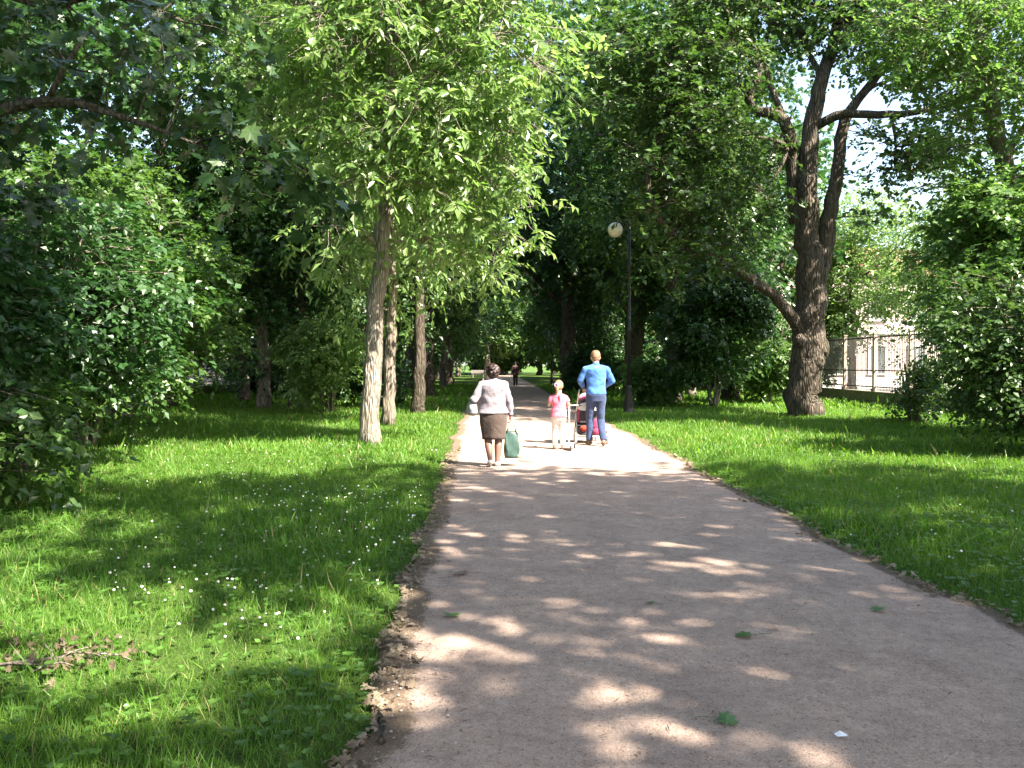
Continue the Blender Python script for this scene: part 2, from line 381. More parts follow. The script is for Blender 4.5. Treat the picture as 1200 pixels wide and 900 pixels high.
mb.add(np.stack([PX, PY, PZ], -1).reshape(-1, 3), np.stack([i + j, i + ny + j, i + ny + j + 1, i + j + 1], -1).reshape(-1, 4), tone=tn)
tag(mb.build('path', M['path']), kind='structure')
M['asphalt'] = plain('asphalt', (.12, .12, .125), .85, var=.2, scale=20)
mb = MB(); mb.box((21, 30, .02), (9, 50, .06)); tag(mb.build('road', M['asphalt']), kind='structure')
mb = MB(); mb.box((-22.5, 40, .02), (9, 160, .06)); tag(mb.build('road', M['asphalt']), kind='structure')

# ---------------------------------------------------------------- grass, clover, litter
rng = np.random.default_rng(11)
def field(x, y, s=1.0, ph=0):
    return (np.sin(x * 1.7 * s + ph) * np.sin(y * 1.3 * s + 2 + ph) + .6 * np.sin(x * 4.1 * s + y * 2.3 * s + ph) + .5 * np.sin(y * 5.3 * s - x * 3.1 * s)) / 2.1
def scatter(d0, d1, dens, xmax=99, margin=1.0):
    n = int(dens * (d1 - d0) * 2 * min(.62 * d1 + margin, xmax))
    y = rng.uniform(d0, d1, n); x = rng.uniform(-1, 1, n) * min(.62 * d1 + margin, xmax)
    ok = (np.abs(x) < .62 * y + margin) & (np.abs(x) < 17)
    le, re = left_edge(y), right_edge(y); dl = np.maximum(le - x, x - re)
    p = np.clip((dl + .04 + .10 * field(x, y, 2.2, 3)) / .20, 0, 1)
    ok &= rng.random(n) < p * (0.62 + .38 * field(x, y, 1.5))
    return x[ok], y[ok], dl[ok]
BL = np.array([(-.022, 0, 0), (.022, 0, 0), (.017, .5, .05), (-.017, .5, .05), (0, 1, .30)]); BF = [np.array([[0, 1, 2, 3]]), np.array([[3, 2, 4]])]
gm = MB()
for d0, d1, dens, hh, wk in [(2.4, 7, 5200, .088, 1.0), (7, 14, 2400, .095, 1.7), (14, 30, 640, .11, 3.2), (30, 64, 110, .17, 7)]:
    x, y, dl = scatter(d0, d1, dens); n = len(x)
    h = hh * rng.uniform(.45, 1.3, n) * (1 + .35 * field(x, y, .8, 1)) * np.clip(.55 + dl * 1.2, .5, 1)
    h = np.where(rng.random(n) < .008, h * 2.2, h)
    pos = np.stack([x, y, lawn_z(x, y) - .005], -1)
    d = np.stack([rng.normal(size=n) * .42, rng.normal(size=n) * .42, np.ones(n)], -1); a = rng.uniform(0, 6.28, n)
    gm.place(BL * np.array([wk, 1, 1]), BF, pos, d, np.stack([np.cos(a), np.sin(a), 0 * a], -1), h, tone=np.where(rng.random(n) < .035, 1.7, np.clip(rng.normal(.5, .25, n) + .25 * field(x, y, .6, 4), 0, 1)))
tag(gm.build('grass', M['grass'], smooth=False), 'green lawn grass growing on both sides of the path', 'grass', kind='stuff')
cm = MB(); x, y, dl = scatter(2.6, 15, 150); n = len(x)
pos = np.stack([x, y, lawn_z(x, y) + rng.uniform(.02, .08, n)], -1); a = rng.uniform(0, 6.28, n)
for k in range(3):
    cm.place(DIAM * [1.6, 1, 1], DF, pos, np.stack([np.cos(a + k * 2.1), np.sin(a + k * 2.1), .3 + 0 * a], -1), np.array([0, 0, 1.]) + rng.normal(size=(n, 3)) * .25, rng.uniform(.02, .04, n), tone=rng.random(n))
tag(cm.build('clover', leafmat('clover_leaf', (.035, .09, .012), (.07, .15, .025), .25), smooth=False), 'low three leaved clover growing among the lawn grass', 'clover', kind='stuff')
fm = MB(); cnt = 0
while cnt < 330:
    y = rng.uniform(4.5, 16); x = rng.uniform(-.48 * y, left_edge(y) - .15) if rng.random() < .85 else rng.uniform(right_edge(y) + .2, right_edge(y) + .5 * y)
    if field(x, y, 1.1, 2) + (1.0 if (abs(y - 8) < 2.5 and x > -3.2) else 0) < rng.uniform(-.2, 1.1): continue
    s = rng.uniform(.006, .012); fm.ball((x, y, rng.uniform(.08, .14)), (s, s, s * .8), seg=6, rings=4); cnt += 1
tag(fm.build('clover_flowers', plain('clover_flower', (.75, .73, .68), .8)), 'tiny white clover flower heads dotted through the left lawn', 'flowers', kind='stuff')

M['dry'] = leafmat('dry_leaf', (.10, .075, .05), (.27, .22, .16), .15, .8, .2)
M['green_fall'] = leafmat('fallen_green_leaf', (.04, .10, .02), (.08, .17, .04), .15)
lm = MB(); sm = MB()
def litter(n, y0, y1, side, w, size):
    y = y0 + (y1 - y0) * rng.random(n) ** 1.4; e = left_edge(y) if side < 0 else right_edge(y)
    cl = .6 + .4 * np.sin(y * 3.3 + side) ; x = e - side * np.abs(rng.normal(size=n)) * w * cl + side * .06
    keep = rng.random(n) < .35 + .65 * cl; x, y = x[keep], y[keep]; k = len(x)
    a = rng.uniform(0, 6.28, k); pos = np.stack([x, y, .032 + rng.uniform(.002, .018, k)], -1)
    d = np.stack([np.cos(a), np.sin(a), rng.normal(size=k) * .3], -1); nn = np.array([0, 0, 1.]) + rng.normal(size=(k, 3)) * .35
    h = k // 3
    lm.place(PALM * [1, 1, 2.5], PF, pos[:h], d[:h], nn[:h], size * rng.uniform(.5, 1.2, h), tone=rng.random(h))
    lm.place(DIAM * [1, 1, 2], DF, pos[h:], d[h:], nn[h:], size * .6 * rng.uniform(.3, 1.1, k - h), tone=rng.random(k - h))
litter(2600, 2.8, 16, -1, .12, .05); litter(1300, 4, 18, 1, .12, .055)
n = 260; y = rng.uniform(2.6, 14, n); x = left_edge(y) + rng.random(n) * (right_edge(y) - left_edge(y)); a = rng.uniform(0, 6.28, n)
lm.place(DIAM * [1, 1, 2], DF, np.stack([x, y, .045 + 0 * x], -1), np.stack([np.cos(a), np.sin(a), 0 * a], -1), np.array([0, 0, 1.]) + rng.normal(size=(n, 3)) * .25, rng.uniform(.008, .03, n), tone=rng.random(n))
n = 420; y = 2.6 + 14 * rng.random(n) ** 1.5; t = np.where(rng.random(n) < .5, np.abs(rng.normal(size=n)) * .1, rng.random(n)); x = left_edge(y) + np.clip(t, 0, 1) * (right_edge(y) - left_edge(y)); a = rng.uniform(0, 6.28, n)
lm.place(DIAM * [.14, 1, .3], DF, np.stack([x, y, .042 + 0 * x], -1), np.stack([np.cos(a), np.sin(a), 0 * a], -1), np.tile([0, 0, 1.], (n, 1)), rng.uniform(.02, .075, n), tone=rng.random(n) * -.3)
tag(lm.build('leaf_litter', M['dry'], smooth=False), 'dry brown leaf scraps scattered along the edges of the path', 'leaf litter', kind='stuff')
n = 2600; y = 2.6 + 12 * rng.random(n) ** 1.8; t = rng.random(n); t = np.where(rng.random(n) < .4, np.abs(rng.normal(size=n)) * .07, t); x = left_edge(y) + np.clip(t, 0, 1) * (right_edge(y) - left_edge(y))
PEB = np.array([(-.5, -.4, 0), (.5, -.5, 0), (.45, .5, 0), (-.5, .45, 0), (-.3, -.2, .4), (.3, -.25, .45), (.25, .3, .4), (-.3, .3, .38)])
PBF = [np.array([[4, 5, 6, 7], [0, 1, 5, 4], [1, 2, 6, 5], [2, 3, 7, 6], [3, 0, 4, 7]])]
a = rng.uniform(0, 6.28, n); sm.place(PEB, PBF, np.stack([x, y, .031 + 0 * x], -1), np.stack([np.cos(a), np.sin(a), 0 * a], -1), np.tile([0, 0, 1.], (n, 1)), .004 + .010 * rng.random(n) ** 3, tone=rng.random(n))
tag(sm.build('pebbles', plain('pebble', (.30, .26, .24), .9, var=.4, scale=8)), 'small grey pebbles scattered over the gravel path', 'pebbles', kind='stuff')

def ground_leaf(px, py, size, label, mat, rz, grp=None):
    x, y = G(px, py); mb = MB()
    mb.place(PALM * [1, 1, 1.6], PF, np.zeros((1, 3)), np.array([[0, 1., .05]]), np.array([[.1, 0, 1.]]), size)
    mb.tube([(0, 0, .002), (.01, -size * .5, .006), (.03, -size * .9, .002)], .0015, 4)
    o = mb.build('fallen_leaf', mat, smooth=False); o.location = (x, y, .047); o.rotation_euler = (0, 0, rz); tag(o, label, 'leaf', grp)
ground_leaf(842, 858, .11, 'green lobed leaf lying in the nearest sunlit patch of gravel', M['green_fall'], -1.9)
ground_leaf(884, 756, .12, 'curled green leaf flat on the middle of the shaded gravel', M['green_fall'], 1.5)
ground_leaf(766, 717, .07, 'smallest green leaf on the gravel, farther up the path than the others', M['green_fall'], .6)
ground_leaf(1036, 722, .10, 'greyish green leaf on the gravel near the right hand grass edge', M['green_fall'], 2.2)
ground_leaf(548, 680, .13, 'dark brown crumpled leaf on the gravel near the left edge, farthest of the two', M['dry'], 1.2)
ground_leaf(530, 733, .12, 'dark greenish leaf on the gravel near the left edge, nearer of the two', M['green_fall'], .2)
x, y = G(989, 879); mb = MB(); mb.add([(-.02, -.012, .002), (.022, -.018, .006), (.03, .008, .002), (.004, .022, .012), (-.024, .012, .004), (0, 0, .008)], [[0, 1, 5], [1, 2, 5], [2, 3, 5], [3, 4, 5], [4, 0, 5]])
o = mb.build('paper_scrap', plain('paper', (.82, .82, .85), .7), smooth=False); o.location = (x, y, .045); tag(o, 'small white torn scrap of paper on the gravel', 'paper scrap')
x, y = G(452, 868); mb = MB(); mb.tube([(0, -.13, .02), (-.01, -.03, .03), (-.03, .07, .025), (-.06, .16, .02)], [.014, .016, .013, .008], 8)
o = mb.build('stick', M['bark_dark']); o.location = (x, y, .02); tag(o, 'short dark broken stick lying at the left edge of the path', 'stick')
x, y = G(60, 800); mb = MB(); e = empty('fallen_branch', (x - .12, y, .045), .3, 'fallen dry branch with curled brown leaves lying in the left lawn', 'branch')
tips = []
for k in range(9):
    a = rng.uniform(-.8, .8) + (0 if k % 2 else 2.6); L_ = rng.uniform(.25, .6); st = np.array([rng.uniform(-.5, .5), rng.uniform(-.2, .2), .04])
    P = [st + np.array([math.cos(a) * L_ * t, math.sin(a) * L_ * t, .05 * math.sin(t * 3)]) for t in (0, .35, .7, 1)]; mb.tube(P, [.010, .008, .006, .003], 5); tips += [P[1], P[2], P[3]]
mb.tube([(-.7, -.15, .02), (-.3, -.02, .07), (.1, .05, .06), (.55, .22, .02)], [.014, .018, .015, .008], 7); mb.build('stem', M['bark_mid'], e)
tips = np.repeat(np.array(tips), 5, 0); n = len(tips); mb = MB()
mb.place(PALM * [1, 1, 4], PF, tips + rng.normal(size=(n, 3)) * [.20, .17, .02], nrm(rng.normal(size=(n, 3)) * [1, 1, .4]), np.array([0, 0, 1.]) + rng.normal(size=(n, 3)) * .6, rng.uniform(.035, .09, n), tone=rng.random(n) * .25 - .1); mb.build('leaves', M['dry'], e, smooth=False); e.scale = (.6, .75, .7)

# ---------------------------------------------------------------- trees one by one
def loc3(px, py, d, base): return at(px, py, d) - np.array([base[0], base[1], 0])
# --- the ash at left of the path, with its pale trunk
b = G(432, 525); bx = np.array([b[0], b[1], 0])
def P4(px, py, r, dd=0, base=b, d0=None):
    d0 = base[1] if d0 is None else d0
    p = at(px, py, d0 + dd); return (p[0] - base[0], p[1] - base[1], p[2], r)
sk = [[(0, 0, 0, .185), P4(434, 480, .175), P4(439, 400, .165), P4(446, 300, .15), P4(452, 230, .14), P4(456, 130, .125), P4(458, 50, .11), P4(455, -60, .09), P4(460, -160, .05)],
      [P4(454, 190, .07), P4(480, 120, .055, -.6), P4(520, 70, .04, -1.2), P4(560, 50, .02, -1.5)],
      [P4(456, 110, .08), P4(430, 60, .06, .5), P4(390, 20, .045, .8), P4(350, 0, .02, 1)],
      [P4(458, 60, .07), P4(500, 0, .05, -.5), P4(560, -40, .03, -1), P4(610, -20, .02, -1)],
      [P4(452, 215, .05), P4(500, 170, .04, .5), P4(560, 150, .03, .3), P4(620, 160, .015, 0)],
      [P4(445, 290, .04), P4(425, 270, .03, -.5), P4(400, 230, .02, -.8)]]
B = [P4(x, y, 0, dd)[:3] + (rx, ry, rz) for x, y, dd, rx, ry, rz in [
    (380, 40, 0, 1.5, 1.5, 1), (330, 90, .5, 1.0, 1.2, .7), (470, 30, -1, 1.6, 1.5, 1), (560, 60, -1, 1.4, 1.4, .8), (600, 10, 0, 1.1, 1.3, .7), (420, 140, -.6, 1.1, 1.1, .7), (520, 140, -.8, 1.2, 1.2, .7),
    (590, 130, -.4, .9, 1.2, .6), (560, 210, 0, 1.0, 1.1, .55), (600, 200, 0, .65, .9, .5), (480, 230, -.8, .9, .9, .45), (430, 210, -.8, .7, .8, .45), (405, 265, -.7, .65, .7, .4), (570, 275, .2, .8, .9, .35),
    (535, 290, .2, .7, .8, .35), (370, 170, 0, .9, 1, .6), (585, 245, .3, .5, .7, .3), (340, -40, 1, 1.6, 1.5, 1), (450, -60, 0, 2, 2, 1.2), (580, -70, 0, 1.6, 1.6, 1), (460, -170, 0, 1.8, 1.8, 1.2), (470, 175, -1, .8, .8, .5), (560, 320, .6, .45, .6, .22)]]
ash = grow(1, sk, B, 500, 'slim', .20, (4, 8), .42, droop=.38, tipr=.010, twigs=True, flare=1.35, bare=130, curve=.5)
make_tree('ash_tree', ash, M['bark_pale'], M['ash_leaf'], (b[0], b[1]), label='tall ash with pale trunk and drooping bright leaves on the left path edge')
# --- the oak at right with forked trunk, burl and one long bright bough
b = G(943, 489.5)
def Q(px, py, r, dd=0): return P4(px, py, r, dd, b)
sk = [[(0, 0, 0, .50), Q(944, 450, .47), Q(947, 415, .50), Q(948, 385, .45), Q(950, 350, .43), Q(949, 300, .40), Q(944, 250, .30), Q(945, 200, .27), Q(949, 140, .24), Q(960, 95, .2), Q(975, 50, .17), Q(983, 0, .14), Q(985, -80, .09), Q(980, -150, .04)],
      [Q(956, 330, .28), Q(964, 295, .26), Q(971, 245, .22), Q(980, 200, .19), Q(984, 150, .17), Q(998, 122, .14), Q(1030, 88, .11), Q(1048, 60, .08), Q(1070, 10, .04)],
      [Q(932, 262, .2, .2), Q(927, 215, .2, .2), Q(927, 170, .19, 0), Q(916, 137, .17, -.3), Q(868, 128, .12, -.8), Q(885, 98, .10, -1), Q(890, 70, .08, -1), Q(860, 30, .05, -1.4), Q(835, 0, .03, -1.8)],
      [Q(953, 150, .14), Q(978, 136, .13, -.4), Q(1005, 136, .12, -.8), Q(1035, 137, .105, -1.2), Q(1068, 134, .09, -1.5), Q(1100, 127, .07, -1.8), Q(1135, 122, .04, -2)],
      [Q(945, 398, .26), Q(930, 376, .19, -.2), Q(910, 350, .16, -.5), Q(885, 330, .14, -.9), Q(862, 316, .12, -1.2), Q(825, 300, .11, -1.4), Q(792, 278, .105, -1.6), Q(772, 258, .10, -1.8), Q(757, 225, .09, -1.8), Q(760, 190, .08, -1.8), Q(776, 160, .07, -1.8), Q(785, 130, .06, -1.8), Q(794, 100, .04, -1.8)],
      [Q(915, 137, .1, -.3), Q(897, 97, .08, 0), Q(893, 60, .06, .3), Q(905, 10, .04, .4)],
      [Q(962, 95, .1), Q(940, 60, .07, .4), Q(925, 20, .05, .8)],
      [Q(925, 175, .06, -.3), Q(905, 165, .05, -.8), Q(880, 162, .03, -1.2)], [Q(921, 175, .05, -.4), Q(915, 195, .045, -.8), Q(895, 225, .02, -1)],
      [Q(998, 122, .07, .3), Q(1015, 105, .06, .6), Q(1045, 95, .04, 1), Q(1080, 60, .02, 1.2)], [Q(1040, 136, .05, -1.2), Q(1048, 165, .04, -1.2), Q(1045, 195, .03, -1.1), Q(1050, 212, .015, -1)]]
B = [Q(x, y, 0, dd)[:3] + (rx, ry, rz) for x, y, dd, rx, ry, rz in [
    (830, 20, -1, 1.8, 1.8, 1.1), (780, 70, -1.5, 1.5, 1.6, 1.0), (845, 85, -1.5, 1.3, 1.4, .8), (740, 120, -1.5, 1.4, 1.5, .9), (800, 150, -1.8, 1.5, 1.5, .9), (850, 175, -1.3, 1.2, 1.3, .8), (785, 195, -1.8, 1.1, 1.3, .7),
    (820, 225, -1.6, 1.3, 1.3, .8), (870, 235, -.6, .9, 1.1, .7), (890, 190, .3, .8, 1, .6), (900, 20, 0, 1.3, 1.5, .8), (960, 20, .5, 1.6, 1.6, .9), (905, -50, 0, 2, 2, 1.3), (1000, 55, 0, 1.1, 1.3, .7), (1030, 10, 0, 1.8, 1.8, 1), (1085, 60, -1, 1.5, 1.5, .9),
    (1000, -70, 0, 2.2, 2.2, 1.3), (1090, -20, 0, 2, 2, 1.2), (1110, 105, -1.6, 1.2, 1.3, .7), (1060, 160, -1, .9, 1.0, .5), (1090, 180, -1.4, .8, 1, .45), (1005, 165, .3, .45, .6, .3), (1040, 205, -.8, .35, .5, .25), (1000, 215, .3, .4, .5, .3), (1010, 250, .2, .5, .6, .3), (870, 275, -1, .6, .8, .4),
    (730, 60, -1, 1.5, 1.5, 1), (800, 265, -1.8, .8, 1, .5), (980, -150, 0, 2.2, 2.2, 1.2), (840, -60, -.5, 2, 2, 1.2), (835, 285, -1.5, .8, .9, .5), (800, 310, -2.0, .8, .8, .5), (845, 305, -2.3, .6, .7, .35), (770, 245, -2.4, .6, .7, .45), (1070, 175, -1.2, .9, 1, .45), (1120, 160, -1.5, 1.1, 1.2, .6), (1090, 225, -1.2, .7, .8, .4), (1150, 90, -1.5, 1.2, 1.4, .8)]]
oak = grow(2, sk, B, 1000, 'diam', .17, (5, 8), .42, sides=12, droop=.15, tipr=.012, twigs=True, flare=1.08)
oake = make_tree('oak_tree', oak, M['bark_dark'], M['oak_leaf'], b, label='big old forked tree with dark furrowed trunk and long pale bough')
mb = MB(); p = Q(962, 408, 0, -.15); mb.ball(p[:3], (.24, .26, .36), noise=.05, seed=2); p = Q(958, 425, 0, -.3); mb.ball(p[:3], (.22, .2, .25), noise=.06, seed=3); p = Q(938, 400, 0, -.35); mb.ball(p[:3], (.18, .16, .22), noise=.06, seed=4)
sculpt('burl', mb, M['bark_dark'], .03, 3, oake)

# --- generic trees for the depth of the park
def gen(seed, H, r, c, rad, nb, na, leaf, L, br=(1.3, 2.2), **kw):
    kw.setdefault('flare', 1.2); return grow(seed, std_skeleton(seed, H, r), crown_blobs(seed, nb, c, rad, br), na, leaf, L, **kw)
gA = gen(11, 18, .32, (0, 0, 10.5), (4.6, 4.6, 7.2), 34, 620, 'diam', .20, spray=(5, 7), slen=.7, spread=.5)
gB = gen(12, 19, .38, (0, 0, 11), (5.2, 5.2, 7.6), 36, 640, 'palm', .21, spray=(3, 5), slen=.7, spread=.55)
gC = gen(13, 14, .18, (0, 0, 7.8), (3.4, 3.4, 6.0), 28, 480, 'slim', .22, spray=(5, 8), slen=.7, spread=.45, droop=.5)
gF = gen(14, 19, .4, (0, 0, 10.5), (6, 6, 8.2), 36, 520, 'diam', .42, spray=(4, 6), slen=1.1, spread=.8)
gL = gen(15, 12, .22, (0, 0, 6.3), (3.6, 3.6, 5.4), 34, 520, 'diam', .19, br=(1.1, 1.8), spray=(5, 7), slen=.6, spread=.45)
used = {}
def tree(kind, loc, rz, sc, label, group=None, leafm=None):
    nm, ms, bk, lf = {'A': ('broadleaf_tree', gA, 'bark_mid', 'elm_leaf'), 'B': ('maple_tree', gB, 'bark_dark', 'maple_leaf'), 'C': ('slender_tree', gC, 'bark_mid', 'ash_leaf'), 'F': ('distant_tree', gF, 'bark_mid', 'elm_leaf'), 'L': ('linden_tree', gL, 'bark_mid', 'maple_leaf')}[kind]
    key = (kind)
    if key not in used:
        used[key] = make_tree(nm, ms, M[bk], M[lf], loc, rz, sc, label, group); return used[key]
    return place_tree(used[key], loc, rz, sc, label, group)
tree('C', G(453, 500), .4, (.85, .85, 1.1), 'thin pale trunked tree right behind the ash, leaning slightly left')
_t = tree('A', G(490, 488), 1.0, (.58, .58, 1.05), 'slim dark straight trunked tree a few steps beyond the ash')
_t = [x for x in scene.objects if x.parent == _t and x.name.startswith('trunk')][0]; _t.material_slots[0].link = 'OBJECT'; _t.material_slots[0].material = M['bark_dark']
tree('B', G(502, 466), 2.2, (.9, .9, 1), 'thick dark trunked maple behind the slim dark tree, left of the path')
tree('C', G(520, 455), 3.0, (1.1, 1.1, 1.2), 'pale trunked tree leaning beside the path just left of the woman')
tree('F', (-7.2, 72), .5, .9, 'row tree left of the path, second beyond the woman', )
tree('F', (-7.5, 88), 1.5, (1, 1, 1), 'row tree left of the path, third beyond the woman')
tree('B', G(668, 459), 2.6, (1.2, 1.2, 1.25), 'stout dark trunked maple behind the girl on the right of the path')
tree('A', (7.0, 50), 4, 1.05, 'tree with forked trunk right behind the street lamp')
tree('F', (5.2, 84), 2, 1.0, 'tree with thick pale trunk standing right of the far path')
tree('F', (6.6, 100), 3, 1.0, 'farthest roadside tree on the right before the path bends away')
tree('B', (9.2, 36), .3, (.95, .95, 1), 'dense dark maple between the lamp and the old forked tree')
tree('A', (6.3, 33.5), 5, (.85, .85, .95), 'dark leafy tree filling the space just right of the lamp')
tree('A', (-7.5, 30), 2, (.9, .9, 1), 'leafy tree on the left lawn behind the ash crown')
tree('C', (-12.2, 39), 1, (.8, .8, .9), 'thin dark trunked young tree in front of the left fence')
tree('B', (-12.6, 31), 1.2, (.9, .9, 1), 'dark maple rising over the left hand bushes')
tree('A', (-17, 24), 3.1, 1.0, 'big leafy tree behind the left hand bushes, by the fence')
tree('A', (-9.5, 44), 3.7, 1.0, 'leafy tree deep in the left lawn, beyond the thin young tree')
tree('B', (-14, 56), 4.1, 1.05, 'maple at the far end of the left lawn')
tree('A', (12.0, 46), 1.9, (1, 1, .95), 'bright leafed tree seen left of the far fence end')
tree('C', (17.5, 44), .7, (1.1, 1.1, .85), 'airy bright tree rising outside the right fence')
tree('C', (20.5, 37), 2.7, (1.0, 1.0, .8), 'low airy tree outside the right fence nearer the camera')
tree('A', (14.5, 60), 2.9, 1.0, 'leafy tree at the far corner of the right fence')
tree('B', (5.9, 41), 1.1, (1.2, 1.2, 1.15), 'tall maple whose dark crown hangs over the path above the lamp')
tree('B', (4.4, 62), 3.3, 1.15, 'maple beyond the far lamp whose crown arches over the path')
tree('B', (-6.2, 52), 5.3, 1.15, 'maple on the left whose crown meets the others over the far path')
tree('A', (-4.9, 66), 5.3, 1.1, 'leafy tree close to the far path on the left, before the bench')
tree('A', (9.0, 66), .8, 1.2, 'tall leafy tree behind the dark undergrowth bush on the far right lawn')
tree('L', (-8.6, 29.5), 1.1, 1.0, 'low branched dark tree filling the space under the crowns left of the ash')
tree('L', (-6.4, 37), 2.1, 1.0, 'low branched dark tree between the ash trunk and the young tree by the left fence')
tree('L', (-11.0, 35), 3.4, (1, 1, 1.15), 'low branched dark tree just right of the left thicket')
tree('L', (8.6, 41), 4.0, 1.05, 'low branched dark tree behind the lamp and the round bush')
tree('L', (5.0, 56), 5.0, .9, 'low branched tree whose crown hides the far lamp globe')
tree('L', (-5.6, 76), .6, 1.0, 'low branched tree at the left of the far path before the bench')
tree('L', (6.0, 77), .9, 1.1, 'low branched tree at the right of the far path beyond the far lamp')
tree('L', (-8.5, 58), 2.9, 1.1, 'low branched tree on the left lawn beyond the maple trunks')
tree('L', (-6.6, 104), 1.9, 1.2, 'low branched tree right behind the far bench')
tree('A', (-21, 17), .6, 1.05, 'tall leafy tree outside the left fence, above the thicket')
tree('B', (-13.5, 19.5), 4.6, .95, 'maple standing inside the left hand thicket')
tree('A', (-23, 33), 5.6, 1.1, 'tall leafy tree outside the left fence, farther along')
k = 0
for x, y, rz, s in [(.8, 138, 3, 1.0), (-6, 136, 3, .9), (7, 142, 1, 1.0), (-26, 120, 3, 1.2), (-3.5, 118, 1, 1), (-11, 122, 2, 1.1), (4, 126, 3, 1), (12, 118, 4, 1.05), (-20, 104, 0, 1.1), (22, 112, 5, 1.1), (-30, 96, 1, 1.15), (14, 86, 2.2, 1.1), (-17, 82, 3.3, 1.1), (-26, 74, 4.4, 1.1), (33, 100, .6, 1.1), (-40, 84, 3, 1.2), (-2, 150, 2, 1.2), (10, 150, 0, 1.1), (-12, 150, 5, 1.1)]:
    tree('F', (x, y), rz, s, 'hazy green tree in the mass closing off the far end of the park', 'trees closing off the far end of the park')

# --- maple over the left edge: branches hang into the upper left corner
b = np.array([-8.6, 7.0])
def W3(px, py, d, r): p = at(px, py, d); return (p[0] - b[0], p[1] - b[1], p[2], r)
sk = [[(0, 0, 0, .32), (.1, .1, 3, .27), (.3, .2, 6, .2), (.5, .1, 9, .12), (.6, 0, 12, .05)],
      [(.15, .1, 3.2, .10), (1.2, .6, 3.9, .085), W3(-60, 150, 8.2, .07), W3(0, 132, 8, .055), W3(70, 118, 7.8, .045), W3(110, 128, 7.8, .035), W3(170, 146, 7.7, .022), W3(230, 170, 7.6, .012)],
      [(.25, .1, 4.6, .1), (1.8, .5, 6, .08), W3(40, 20, 9, .05), W3(130, -10, 8.8, .03), W3(220, 30, 8.5, .015)], [W3(60, 120, 7.9, .03), W3(85, 70, 7.9, .02), W3(110, 40, 7.9, .01)]]
B = [(W3(x, y, d, 0)[:3] + (rx, rx, rz)) for x, y, d, rx, rz in [(20, 60, 8.5, .7, .45), (100, 60, 8.2, .6, .4), (170, 30, 8.5, .6, .4), (60, 0, 9, .9, .5), (180, -20, 9, .9, .5), (220, 110, 7.8, .42, .25), (280, 150, 7.4, .30, .18), (310, 185, 7.2, .22, .14), (20, 190, 9.5, .9, .6), (90, 170, 9.5, .7, .4), (240, 40, 8.2, .45, .3), (150, 100, 8.0, .45, .3), (30, 260, 10.5, .9, .6), (-60, 60, 8.5, 1.2, .9), (340, 195, 7.1, .14, .1), (60, 110, 8, .6, .3)]]
B += crown_blobs(5, 20, (.4, .6, 9), (3.8, 3.8, 3.8), (1, 1.6), low=-.4)
mp = grow(5, sk, B, 420, 'palm', .135, (2, 4), .42, droop=.5, tipr=.007, twigs=True, spread=.22)
make_tree('maple_tree', mp, M['bark_dark'], M['near_maple'], b, label='near maple whose dark branch and lobed leaves hang into the upper left corner')

# --- the tree beyond the right hand shrubs, leaning in from outside the frame
b = np.array([12.4, 20.0])
sk = [[(0, 0, 0, .28), W3(1195, 300, 20, .23), W3(1172, 190, 20, .2), W3(1155, 110, 20, .17), W3(1138, 30, 20, .13), W3(1125, -60, 20, .08), W3(1120, -150, 20, .04)],
      [W3(1172, 190, 20, .09), W3(1215, 120, 19.5, .06), W3(1250, 60, 19, .03)], [W3(1150, 90, 20, .08), W3(1105, 40, 19.5, .05), W3(1060, 20, 19, .03)]]
B = [(W3(x, y, d, 0)[:3] + (rx, rx, rz)) for x, y, d, rx, rz in [(1100, 30, 19, 1.3, .8), (1180, 40, 19, 1.3, .8), (1050, 60, 19, .9, .6), (1160, 120, 19.5, 1.1, .6), (1220, 130, 19, 1.2, .8), (1110, 90, 19.5, .9, .5), (1060, -20, 19.5, 1.2, .8), (1150, -60, 20, 1.6, 1), (1230, -30, 20, 1.6, 1), (1190, 200, 19.5, .8, .5), (1130, -140, 20, 1.6, 1), (1010, 20, 19, .8, .5), (1270, 60, 19.5, 1.6, 1.2), (1120, 170, 19.8, .9, .5), (1150, 230, 20, .9, .6), (1210, 250, 20, 1, .7)]]
rt = grow(6, sk, B, 460, 'diam', .14, (5, 8), .45, droop=.3, tipr=.009, twigs=True)
make_tree('elm_tree', rt, M['bark_mid'], M['pale_leaf'], b, label='leaning tree with light leaves filling the upper right corner')

# --- unseen trees added beside and behind the camera to shade the view
sh = grow(8, [[(0, 0, 0, .34), (.1, 0, 3, .3), (-.2, .1, 6, .25), (-.2, 0, 9, .16), (-.1, .1, 13, .06)], [(-.1, 0, 6, .15), (-1.6, .4, 8, .1), (-3.2, .6, 9.4, .04)], [(-.2, .1, 6.5, .14), (1.4, 1.4, 8.6, .09), (2.6, 2.4, 9.6, .04)], [(-.2, 0, 7, .13), (.6, -2, 9.2, .08), (.9, -3.2, 10, .03)]],
          crown_blobs(8, 26, (-.2, 0, 10.6), (5.4, 5.4, 3.4), (.7, 1.2)), 250, 'palm', .185, spray=(5, 7), slen=.7, spread=.5)
s0 = make_tree('maple_tree', sh, M['bark_mid'], M['maple_leaf'], (8.2, -1.5), .3, 1, 'unseen broad maple right of the camera, added to shade the foreground gravel', 'unseen trees added for shade around the camera')
